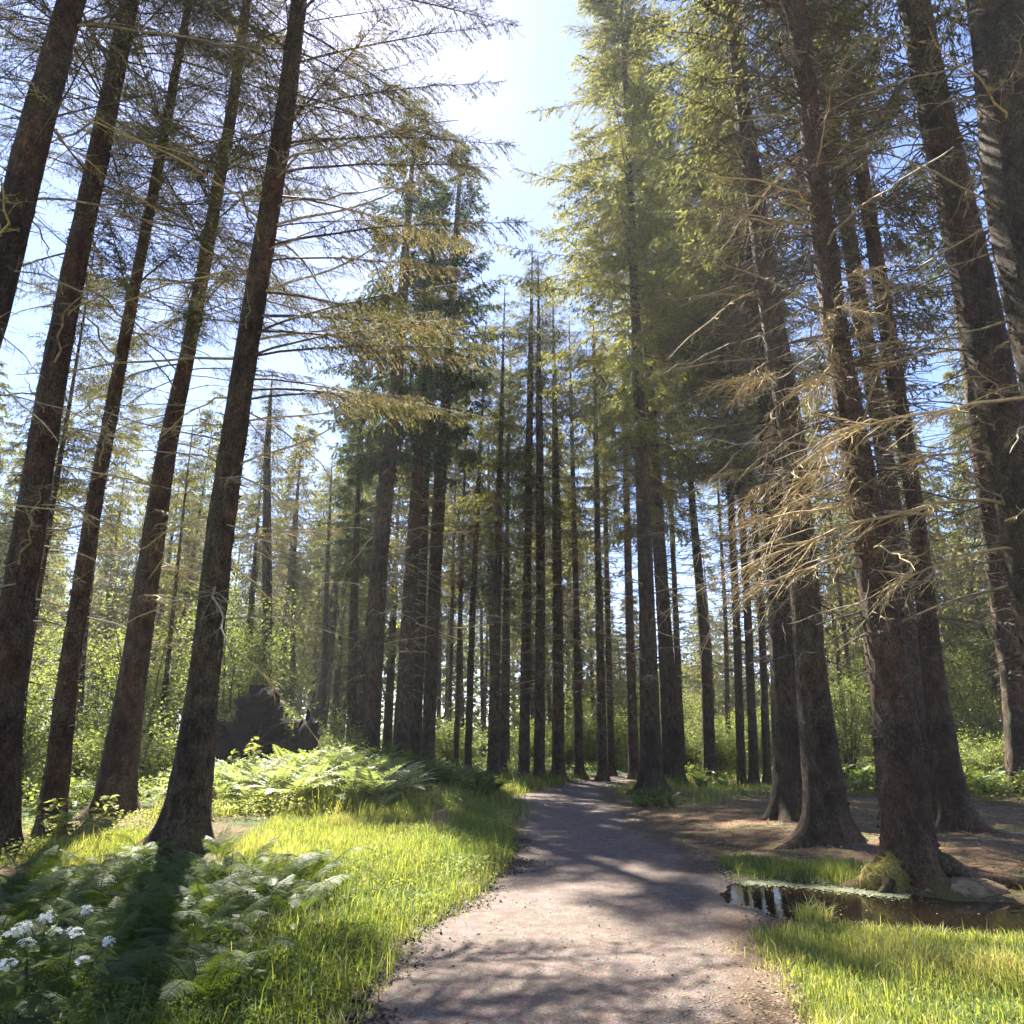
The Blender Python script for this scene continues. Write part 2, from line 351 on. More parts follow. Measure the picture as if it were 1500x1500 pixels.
def path_mat():
    m, n, N, L = mat('gravel_path')
    tc = N('ShaderNodeTexCoord'); co = tc.outputs['Object']
    a = noise(N, L, co, 0.9, 5, 0.6); b = noise(N, L, co, 60, 5, 0.8); c = noise(N, L, co, 7, 5, 0.7)
    v = N('ShaderNodeTexVoronoi'); v.inputs['Scale'].default_value = 55; L(co, v.inputs['Vector'])
    base = ramp(N, [(0.3, (0.06, 0.043, 0.034)), (0.5, (0.165, 0.124, 0.099)), (0.72, (0.39, 0.31, 0.25))]); L(b.outputs['Fac'], base.inputs[0])
    st = mixc(N, L, 0.35, base.outputs[0], v.outputs['Color'], 'SOFT_LIGHT')
    du = ramp(N, [(0.42, (0, 0, 0)), (0.58, (0.85, 0.85, 0.85))]); L(c.outputs['Fac'], du.inputs[0])
    col = mixc(N, L, du.outputs[0], st, (0.115, 0.078, 0.058))              # patches of trodden needles and earth
    dk = ramp(N, [(0.55, (0, 0, 0)), (0.7, (0.8, 0.8, 0.8))]); L(a.outputs['Fac'], dk.inputs[0])
    col = mixc(N, L, dk.outputs[0], col, (0.15, 0.115, 0.10))
    at = N('ShaderNodeAttribute'); at.attribute_name = 'tint'            # wetness near the puddle
    col = mixc(N, L, at.outputs['Fac'], col, (0.075, 0.06, 0.052))
    ng = N('ShaderNodeMath'); ng.operation = 'MULTIPLY_ADD'; L(at.outputs['Fac'], ng.inputs[0]); ng.inputs[1].default_value = -1.0; L(c.outputs['Fac'], ng.inputs[2])
    er = ramp(N, [(0.62, (0, 0, 0)), (0.95, (1, 1, 1))]); L(ng.outputs[0], er.inputs[0])        # needles and earth trodden in at the path edge
    lit = ramp(N, [(0.3, (0.05, 0.032, 0.02)), (0.55, (0.13, 0.082, 0.047)), (0.75, (0.24, 0.17, 0.09))]); L(b.outputs['Fac'], lit.inputs[0])
    col = mixc(N, L, er.outputs[0], col, lit.outputs[0])
    ro = N('ShaderNodeMapRange'); L(at.outputs['Fac'], ro.inputs[0]); ro.inputs[3].default_value = 0.85; ro.inputs[4].default_value = 0.38
    hm = N('ShaderNodeMath'); hm.operation = 'MULTIPLY_ADD'; L(v.outputs['Distance'], hm.inputs[0]); hm.inputs[1].default_value = -0.8; L(b.outputs['Fac'], hm.inputs[2])
    finish(n, N, L, col, ro.outputs[0], hm.outputs[0], 0.9, 0.02, 0.35)
    return m
py_ = np.concatenate([np.arange(1.5, 18, 0.07), np.arange(18, 48, 0.25)])
u = np.linspace(0, 1, 56)
PL = path_l(py_); PR = path_r(py_)
PL = PL + 0.16 * fbm(np.stack([py_ * 1.6, py_ * 0, py_ * 0 + 5], 1)); PR = PR + 0.22 * fbm(np.stack([py_ * 1.4, py_ * 0, py_ * 0 + 9], 1))
PX = PL[:, None] + (PR - PL)[:, None] * u[None]; PY = np.repeat(py_[:, None], len(u), 1)
edge = np.minimum(u, 1 - u)[None] * (PR - PL)[:, None]
PZ = ground_h(PX, PY) + 0.022 * fbm(np.stack([PX.ravel() * 1.1, PY.ravel() * 0.7, PX.ravel() * 0 + 2], 1), 4).reshape(PX.shape) * sstep(0.0, 0.5, np.minimum(u, 1 - u)[None] * (PR - PL)[:, None]) + 0.006 + 0.016 * sstep(0.0, 0.12, edge) - 0.012 * sstep(0.06, 0.0, edge)
wet = sstep(0.75, 0.05, poly_dist(PX, PY, PUD).reshape(PX.shape))
g = Geo(); g.add(np.stack([PX, PY, PZ], -1), grid_faces(*PX.shape), 0, np.where(wet > 0.02, wet, -sstep(0.75, 0.0, edge + 0.35 * (u < 0.5)[None])).ravel())
tag(link('path', g.mesh('path', [path_mat()], True)), 'gravel footpath running into the wood', None, None, 'structure')

def water_mat():
    m, n, N, L = mat('puddle_water')
    tc = N('ShaderNodeTexCoord'); nz = noise(N, L, tc.outputs['Object'], 5, 3)
    b = N('ShaderNodeBsdfPrincipled'); b.inputs['Base Color'].default_value = (0.007, 0.005, 0.003, 1); b.inputs['Roughness'].default_value = 0.03
    b.inputs['IOR'].default_value = 1.33; b.inputs['Specular IOR Level'].default_value = 0.32
    bp = N('ShaderNodeBump'); bp.inputs['Strength'].default_value = 0.06; bp.inputs['Distance'].default_value = 0.02; L(nz.outputs['Fac'], bp.inputs['Height']); L(bp.outputs[0], b.inputs['Normal'])
    o = N('ShaderNodeOutputMaterial'); L(b.outputs[0], o.inputs[0]); return m
wx = np.linspace(2.1, 7.6, 60); wy = np.linspace(6.7, 10.0, 36); WX, WY = np.meshgrid(wx, wy)
wf = grid_faces(*WX.shape); wc = np.stack([WX, WY], -1).reshape(-1, 2)[wf].mean(1); wf = wf[poly_dist(wc[:, 0], wc[:, 1], PUD) < 0.42]
g = Geo(); g.add(np.stack([WX, WY, WX * 0 + WATER_Z], -1), wf)
tag(link('puddle_water', g.mesh('puddle_water', [water_mat()], True)), 'dark still puddle beside the path', None, None, 'structure')

sc_line = np.array([(2.75, 9.62), (3.1, 9.62), (3.5, 9.35), (3.9, 9.08), (4.25, 8.85)])
st = np.linspace(0, 1, 60); sw = np.linspace(-1, 1, 9); lx = np.interp(st * 4, np.arange(5), sc_line[:, 0]); ly = np.interp(st * 4, np.arange(5), sc_line[:, 1])
r_ = rs(12); n_ = 3800; q_ = r_.random(n_); pos_ = np.interp(q_ * 4, np.arange(5), sc_line[:, 0]), np.interp(q_ * 4, np.arange(5), sc_line[:, 1])
off_ = r_.normal(0, 0.075, n_) * (0.5 + r_.random(n_)) ; SX = pos_[0] + 0.4 * off_ + r_.normal(0, .03, n_); SY = pos_[1] + off_ - 0.05
SZ = np.maximum(ground_h(SX, SY), WATER_Z) + 0.004 + 0.006 * r_.random(n_)
v_, f_ = leafs(np.stack([SX, SY, SZ], 1), r_.normal(0, 1, (n_, 3)) * [1, 1, .03], r_.uniform(.012, .05, n_), r_.uniform(.01, .03, n_), r_, 0, .5, unit(r_.normal(0, .08, (n_, 3)) + [0, 0, 1]))
g = Geo(); g.add(v_, f_)
tag(link('pond_scum', g.mesh('pond_scum', [simple('pond_scum', (0.06, 0.07, 0.03), (0.22, 0.24, 0.13), 9, 0.8, 0.3)])), 'pale green scum along the far puddle shore', None, None, 'stuff')

# ------------------------------------------------------------ branch prototypes (local: from the origin along +X)
def axis_curve(L, rise, droop, tipup, rng, n=9, wob=0.04):
    t = np.linspace(0, 1, n)
    y = np.cumsum(rng.normal(0, wob, n)) * L * 0.12; y -= y[0]
    z = L * (rise * t - droop * t ** 1.8 + tipup * t ** 3.5) + np.cumsum(rng.normal(0, wob * 0.5, n)) * L * 0.08
    return t, np.stack([t * L * 0.97, y, z - z[0]], 1)
def along(P, t, q):
    return np.stack([np.interp(q, t, P[:, k]) for k in range(3)], 1)

def dead_branch(L, seed, r0=0.02, twigs=9.0, tl=0.55, droop=0.12, rise=0.1, sub=3, hang=0.35, tipup=0.0):
    rng = rs(seed); g = Geo()
    t, P = axis_curve(L, rise, droop, tipup, rng, 10, 0.17)
    R = r0 * (1 - t) ** 0.7 + 0.004
    g.add(*tube(P, R, 5))
    m = max(3, int(L * twigs)); q = np.sort(rng.uniform(0.12, 0.98, m))
    b = along(P, t, q); ax = unit(along(P, t, np.minimum(q + 0.03, 1)) - along(P, t, q - 0.03))
    sd = np.where(rng.random(m) < 0.5, 1.0, -1.0)[:, None] * np.array([[0, 1.0, 0]])
    d = unit(ax * rng.uniform(0.3, 0.9, (m, 1)) + sd * rng.uniform(0.4, 1, (m, 1)) + rng.normal(0, 0.25, (m, 3)) + np.array([[0, 0, -1]]) * hang * rng.random((m, 1)))
    ln = tl * rng.uniform(0.35, 1.1, m) * (1 - 0.55 * q)
    mid = b + d * ln[:, None] * 0.5
    d2 = unit(d + rng.normal(0, 0.22, (m, 3)) + np.array([[0, 0, -0.3 * hang]]))
    tip = mid + d2 * ln[:, None] * 0.5
    rt = 0.0055 * (0.5 + (1 - q)) * (r0 / 0.02) ** 0.4
    g.add(*prisms(b, mid, rt, rt * 0.75)); g.add(*prisms(mid, tip, rt * 0.75, rt * 0.3))
    if sub:
        k = np.repeat(np.arange(m), sub); f = rng.uniform(0.2, 1, len(k))[:, None]
        bb = np.where(f < 0.5, b[k] + (mid - b)[k] * f * 2, mid[k] + (tip - mid)[k] * (f * 2 - 1))
        dd = unit(d[k] * 0.7 + rng.normal(0, 0.6, (len(k), 3)) + np.array([[0, 0, -0.4 * hang]]))
        l2 = ln[k] * rng.uniform(0.15, 0.5, len(k))
        g.add(*prisms(bb, bb + dd * l2[:, None], rt[k] * 0.5, rt[k] * 0.2))
    return g

def live_branch(L, seed, step, sec, pl, pw, pstep, rise, droop, tipup, hang, keep=1.0, wood=0.012, twigw=0.0035, tdead=0.0, sparse_in=0.15):
    """a living spruce bough: main stem, side twigs hanging on both sides, short needle sprays along the twigs"""
    rng = rs(seed); g = Geo()
    t, P = axis_curve(L, rise, droop, tipup, rng, 8, 0.05)
    g.add(*tube(P, wood * (L / 3) * (1 - t) + 0.004, 4), m=0)
    m = max(6, int(L / step) * 2); q = np.sort(rng.uniform(sparse_in, 1.0, m))
    b = along(P, t, q); ax = unit(along(P, t, np.minimum(q + 0.03, 1.0)) - along(P, t, q - 0.05))
    sd = np.where(rng.random(m) < 0.5, 1.0, -1.0)[:, None] * np.array([[0, 1.0, 0]])
    hg = hang * rng.uniform(0.3, 1.4, (m, 1))
    d = unit(ax * rng.uniform(0.5, 1.0, (m, 1)) + sd * rng.uniform(0.35, 1.0, (m, 1)) + rng.normal(0, 0.15, (m, 3)) + np.array([[0, 0, -0.6]]) * hg)
    prof = np.clip(np.minimum((q - sparse_in) * 3 + 0.45, 1.25 - q * 0.95), 0.15, 1)
    ln = sec * prof * rng.uniform(0.6, 1.15, m)
    mid = b + d * ln[:, None] * 0.5
    d2 = unit(d + np.array([[0, 0, -0.8]]) * hg + rng.normal(0, 0.1, (m, 3)))
    tip = mid + d2 * ln[:, None] * 0.5
    g.add(*prisms(b, mid, twigw, twigw * 0.8), m=0); g.add(*prisms(mid, tip, twigw * 0.8, twigw * 0.4), m=0)
    cnt = np.maximum(2, (ln / pstep).astype(int)); k = np.repeat(np.arange(m), cnt)
    f = rng.random(len(k)); ok = rng.random(len(k)) < keep; k = k[ok]; f = f[ok]
    first = (f < 0.5)[:, None]; ff = f[:, None]
    bb = np.where(first, b[k] + (mid - b)[k] * ff * 2, mid[k] + (tip - mid)[k] * (ff * 2 - 1))
    dd = np.where(first, d[k], d2[k])
    dd = unit(dd + rng.normal(0, 0.5, (len(k), 3)) + np.array([[0, 0, -0.45]]) * hang)
    l2 = pl * rng.uniform(0.55, 1.3, len(k))
    tt = np.clip(0.38 + tdead + rng.normal(0, 0.13, len(k)) + 0.22 * (1 - q[k]) - 0.1 * f, 0, 1)
    v, fc = leafs(bb, dd, l2, pw * rng.uniform(0.7, 1.2, len(k)), rng)
    g.add(v, fc, 1, np.repeat(tt, 4))
    return g

def crown(seed, Hc, Lmax, n, pool, low=0.6, top_rise=25, low_rise=-8, prof=0.85, thin_low=0.0, clump=0.0):
    """boughs of a pool set round an upright stem from z=0 (lowest living bough) to z=Hc (leader)"""
    rng = rs(seed); g = Geo()
    Ls = np.array([p[0] for p in pool])
    u = np.sort(rng.random(n) ** 0.95)
    whorl = np.round(u * Hc / 0.55) * 0.55 / Hc
    u = np.clip(0.7 * whorl + 0.3 * u, 0, 0.995)
    for i in range(n):
        if rng.random() < thin_low * (1 - u[i]): continue
        az = rng.random() * 2 * math.pi
        L = Lmax * min(1.0, low + (1 - low) * u[i] * 3.0) * max(0.07, (1 - u[i]) ** prof) * rng.uniform(0.6, 1.15)
        L *= 1 + clump * math.sin(az * 2 + seed) * math.sin(u[i] * 9 + seed)
        c = np.argsort(np.abs(Ls - L) + rng.random(len(Ls)) * 0.25)[0]
        s = L / Ls[c]
        el = math.radians(low_rise + (top_rise - low_rise) * u[i] + rng.normal(0, 6))
        M = (Matrix.Translation((0, 0, u[i] * Hc)) @ Matrix.Rotation(az, 4, 'Z') @ Matrix.Rotation(-el, 4, 'Y') @ Matrix.Rotation(rng.normal(0, 0.15), 4, 'X') @ Matrix.Scale(s, 4))
        g.addg(pool[c][1], np.array(M), float(rng.normal(0, 0.10)))
    return g

def pool_of(seed, Ls, **k):
    return [(L, live_branch(L, seed + i, **{a: (b if a in ('rise', 'droop', 'tipup', 'hang', 'keep', 'tdead', 'wood', 'twigw', 'sparse_in') else b) for a, b in k.items()}).pack()) for i, L in enumerate(Ls)]

LS = (3.4, 3.0, 2.5, 2.0, 1.5, 1.0, 0.6, 0.35)
P_LACY = pool_of(100, LS, step=0.085, sec=0.75, pl=0.07, pw=0.013, pstep=0.034, rise=0.12, droop=0.25, tipup=0.12, hang=0.7, keep=0.6, tdead=0.05, sparse_in=0.22)
P_DARK = pool_of(200, LS, step=0.075, sec=0.62, pl=0.14, pw=0.044, pstep=0.048, rise=0.15, droop=0.40, tipup=0.22, hang=1.0)
P_LIME = pool_of(300, LS, step=0.07, sec=0.66, pl=0.105, pw=0.026, pstep=0.033, rise=0.10, droop=0.35, tipup=0.15, hang=1.0, tdead=0.08, sparse_in=0.06)
P_MID = pool_of(400, LS, step=0.095, sec=0.60, pl=0.12, pw=0.028, pstep=0.055, rise=0.12, droop=0.32, tipup=0.15, hang=0.9, keep=0.8, tdead=0.08)
P_FAR = pool_of(500, LS, step=0.22, sec=0.7, pl=0.24, pw=0.075, pstep=0.14, rise=0.12, droop=0.35, tipup=0.18, hang=0.9, tdead=0.05)

CROWN = {}
def cm(key, geo, needle): CROWN.setdefault(key, []).append(geo.mesh(key + '_crown', [M_TWIG, needle]))
for k in range(1):
    cm('lacy', crown(1 + k, 15.0, 3.9, 200, P_LACY, 0.8, 30, 2, 0.7, 0.3), M_LACY)
for k in range(2):
    cm('dark', crown(11 + k, 14.5, 3.3, 165, P_DARK, 0.45, 28, -6, 0.8, 0.25, 0.25), M_DARK)
for k in range(1):
    cm('lime', crown(21 + k, 20.0, 4.0, 330, P_LIME, 0.5, 28, -10, 0.8, 0.5, 0.2), M_LIME)
for k in range(3):
    cm('mid', crown(31 + k, 12.0, 2.8, 200, P_MID, 0.55, 28, -8, 0.8, 0.4, 0.25), M_LIME if k == 1 else M_LACY if k == 2 else M_OLIVE)
for k in range(3):
    cm('far', crown(41 + k, 13.0, 3.0, 220, P_FAR, 0.7, 28, -8, 0.85, 0.25, 0.2), (M_PALE, M_DARK, M_OLIVE)[k])

DEADB = []
for k in range(12):
    L = (1.3, 1.7, 2.1, 2.5, 2.9, 3.2)[k % 6]
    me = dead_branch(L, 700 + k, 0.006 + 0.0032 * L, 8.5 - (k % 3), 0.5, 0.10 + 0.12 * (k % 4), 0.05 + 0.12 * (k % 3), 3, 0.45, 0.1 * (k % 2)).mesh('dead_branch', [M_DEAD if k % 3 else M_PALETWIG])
    DEADB.append((L, me))
# many thin dead boughs on one stretch of stem, for trees farther back
WHORLS = []
dpool = [dead_branch(L, 800 + i, 0.011, 5.5, 0.5, 0.2, 0.12, 1, 0.5).pack() for i, L in enumerate((0.5, 0.9, 1.3, 1.7, 2.1))]
for k in range(3):
    rng = rs(60 + k); g = Geo()
    for i in range(170):
        z = rng.random() ** 0.9 * 11.0
        M = Matrix.Translation((0, 0, z)) @ Matrix.Rotation(rng.random() * 6.28, 4, 'Z') @ Matrix.Rotation(rng.normal(0.05, 0.16), 4, 'Y')
        c = int(np.clip(rng.integers(0, 5) * min(1, 0.35 + z / 7), 0, 4))
        g.addg(dpool[c], np.array(M))
    WHORLS.append(g.mesh('dead_branches', [M_DEAD if k == 1 else M_TWIG]))

# ------------------------------------------------------------ trunks
def trunk_geo(sec, H, seed, sides, step_lo, flare=0.9, nroots=5, moss=0.0):
    """sec: (dx, z, r) relative to the base; a tapered, slightly uneven stem with root flare"""
    rng = rs(seed)
    sec = np.array(sec, float)
    x = sec[:, 0]; z = sec[:, 1]; r = sec[:, 2]
    sl = (x[-1] - x[-2]) / max(z[-1] - z[-2], 0.5); zt = max(H, z[-1] + 2)
    sl = float(np.clip(sl, -0.03, 0.03))
    Z = np.concatenate([z, [zt]]); X = np.concatenate([x, [x[-1] + sl * (zt - z[-1])]]); R = np.concatenate([r, [0.015]])
    zz = np.concatenate([np.arange(-0.35, 0.8, step_lo * 0.6), np.arange(0.8, 6.0, step_lo * 1.2), np.arange(6.0, zt, step_lo * 3), [zt]])
    sm = lambda V: np.mean([np.interp(zz + o, Z, V) for o in (-0.5, -0.25, 0, 0.25, 0.5)], 0)
    xx = sm(X); rr = sm(R)
    xx = xx - np.interp(0, zz, xx) * np.exp(-np.maximum(zz, 0) / 2)
    rr = np.minimum(rr, np.interp(zz, Z, R) * 1.03)
    an = np.arange(sides) * 2 * np.pi / sides
    lob = np.zeros(sides); 
    for k in range(nroots):
        a = (k + rng.uniform(-0.3, 0.3)) * 2 * np.pi / nroots; w = rng.uniform(0.22, 0.38); A = rng.uniform(0.6, 1.25)
        dd = (an - a + np.pi) % (2 * np.pi) - np.pi
        lob = np.maximum(lob, A * np.exp(-(dd / w) ** 2))
    zc = np.maximum(zz, -0.05)
    fl = flare * (np.exp(-zc / 0.17)[:, None] * lob[None] * 1.0 + np.exp(-zc / 0.5)[:, None] * (0.04 + 0.16 * lob[None]))
    AX, AZ = np.meshgrid(an, zz)
    nzv = fbm(np.stack([np.cos(AX).ravel() * 1.6 + seed, np.sin(AX).ravel() * 1.6, AZ.ravel() * 0.9], 1), 3).reshape(AX.shape)
    nz2 = vnoise(np.stack([np.cos(AX).ravel() * 5 + seed, np.sin(AX).ravel() * 5, AZ.ravel() * 4.5], 1)).reshape(AX.shape)
    rad = rr[:, None] * (1 + fl) * (1 + 0.05 * nzv) + 0.015 * nz2 * (rr[:, None] > 0.06)
    yb = 0.03 * np.sin(zz * 0.35 + seed) * np.clip(zz, 0, 1)
    v = np.stack([xx[:, None] + rad * np.cos(AX), yb[:, None] + rad * np.sin(AX), AZ], -1)
    n = len(zz); k = np.arange(sides)
    f = np.stack([k, (k + 1) % sides, (k + 1) % sides + sides, k + sides], 1)
    f = (f[None] + (np.arange(n - 1) * sides)[:, None, None]).reshape(-1, 4)
    g = Geo(); tint = np.clip(moss * np.exp(-np.maximum(AZ, 0) / 0.35) * (0.8 + 0.8 * nzv), 0, 1)
    g.add(v, f, 0, tint.ravel())
    cx = lambda h: float(np.interp(h, zz, xx)); cr = lambda h: float(np.interp(h, zz, rr))
    return g, cx, cr, zt

def stubs_geo(cx, cr, z0, z1, n, seed, lmin, lmax):
    rng = rs(seed); h = rng.uniform(z0, z1, n); a = rng.random(n) * 2 * np.pi
    c = np.stack([[cx(q) for q in h], h * 0, h], 1); r = np.array([cr(q) for q in h])
    d = np.stack([np.cos(a), np.sin(a), rng.normal(-0.05, 0.25, n)], 1)
    A = c + d * (r * 0.85)[:, None] * np.array([[1, 1, 0.2]])
    ln = lmin + (lmax - lmin) * rng.random(n) ** 2.5
    B = A + unit(d) * (ln + r * 0.15)[:, None]
    g = Geo(); w = rng.uniform(0.006, 0.014, n)
    m2 = (A + B) / 2 + rng.normal(0, 0.02, (n, 3)) * ln[:, None]
    g.add(*prisms(A, m2, w, w * 0.8, 4)); g.add(*prisms(m2, B, w * 0.8, w * 0.45, 4))
    return g

TRUNKS = {}
def spruce(tid, Y, H, sec, label, group, kind, h0, crowns=True, dead=0, whorl=True, warm=False, near=True, moss=0.0, sz=1.0, var=0, flare=0.9, dead_z=(2.5, 12), dead_len=1.0, az_bias=None, sxy=1.0):
    seed = sum(ord(c) * (i + 3) for i, c in enumerate(tid)); rng = rs(seed)
    x0 = sec[0][0]; zb = gz(x0, Y)
    z_off = 0.0
    rel = [(x - x0, max(0.0, z) if i == 0 else z - zb, r) for i, (x, z, r) in enumerate(sec)]
    if rel[0][1] > 0.3: rel.insert(0, (0.0, 0.0, rel[0][2] * 1.08))
    else: rel[0] = (0.0, 0.0, rel[0][2])
    g, cx, cr, zt = trunk_geo(rel, H, seed, 36 if near else 16, 0.09 if near else 0.2, flare, int(rng.integers(4, 7)), moss)
    t = empty('spruce_tree', (x0, Y, zb), label, 'tree', group)
    trunk = link('trunk', g.mesh('trunk', [M_BARKW if warm else M_BARK], True), t); TRUNKS[tid] = trunk
    s = stubs_geo(cx, cr, 1.2, min(H * 0.6, 13), 230 if near else 110, seed + 1, 0.02, 0.22 if near else 0.5)
    link('branch_stubs', s.mesh('branch_stubs', [M_TWIG]), trunk)['kind'] = 'stuff'
    if near and x0 * x0 + Y * Y < 330:
        m = 1500; r3 = rs(seed + 5); hz = 0.1 + 9.5 * r3.random(m) ** 1.2; an = r3.random(m) * 6.283
        cc = np.array([cx(q) for q in hz]); rr = np.array([cr(q) for q in hz]); nv = np.stack([np.cos(an), np.sin(an), an * 0], 1)
        P = np.stack([cc, hz * 0, hz], 1) + nv * (rr * (1.0 + 0.9 * flare * 0.16 * np.exp(-hz / 0.5)))[:, None]
        d = unit(nv * r3.uniform(0.25, 0.8, (m, 1)) + r3.normal(0, 0.5, (m, 3)) + [0, 0, -0.5]); g = Geo()
        v, f = leafs(P - nv * 0.006, d, r3.uniform(0.02, 0.055, m), r3.uniform(0.02, 0.045, m), r3, 0.0, 0.5, nv + r3.normal(0, 0.3, (m, 3))); g.add(v, f, 0, 0.0)
        link('bark_flakes', g.mesh('bark_flakes', [M_BARKW if warm else M_BARK]), trunk)['kind'] = 'stuff'
    for k in range(dead):
        h = dead_z[0] + (dead_z[1] - dead_z[0]) * (k + rng.random()) / dead
        L, me = DEADB[int(rng.integers(0, len(DEADB)))]
        a = rng.random() * 6.283 if az_bias is None or rng.random() < 0.35 else az_bias + rng.normal(0, 0.7)
        sc = dead_len * rng.uniform(0.65, 1.15) * min(1.0, 0.5 + h / 9)
        link('dead_branch', me, t, (cx(h), 0, h), (rng.normal(0, 0.3), rng.normal(0.02, 0.2), a), (sc,) * 3)
    if whorl:
        me = WHORLS[int(rng.integers(0, 3))]
        o = link('dead_branches', me, t, (cx(2.4), 0, 2.2 + rng.random()), (0, 0, rng.random() * 6.28), (0.9, 0.9, max(0.5, (h0 - 1.0) / 11.0))); o['kind'] = 'stuff'
        lean = (cx(h0) - cx(2.4)) / max(h0 - 2.4, 1); o.rotation_euler = (Matrix.Rotation(lean, 4, 'Y') @ Matrix.Rotation(rng.random() * 6.28, 4, 'Z')).to_euler()
    if whorl and tid in ('R0', 'R2'):
        o = link('dead_branches', WHORLS[int(rng.integers(0, 3))], t, (cx(2.4), 0, 2.8 + rng.random()), (0, 0, rng.random() * 6.28), (1.15, 1.15, max(0.5, (h0 - 1.0) / 11.0))); o['kind'] = 'stuff'
    if crowns:
        L = CROWN[kind]; me = L[var % len(L)]; Hm = max(v.co.z for v in me.vertices[:2000:50]) if False else {'lacy': 15.0, 'dark': 14.5, 'lime': 20.0, 'mid': 12.0, 'far': 13.0}[kind]
        lean = (cx(zt) - cx(h0)) / (zt - h0)
        o = link('crown', me, t, (cx(h0), 0, h0))
        o.rotation_euler = (Matrix.Rotation(lean, 4, 'Y') @ Matrix.Rotation(rng.random() * 6.28, 4, 'Z')).to_euler()
        o.scale = (sxy * rng.uniform(0.92, 1.08),) * 2 + ((zt - h0) / Hm,)
    return t, cx, cr

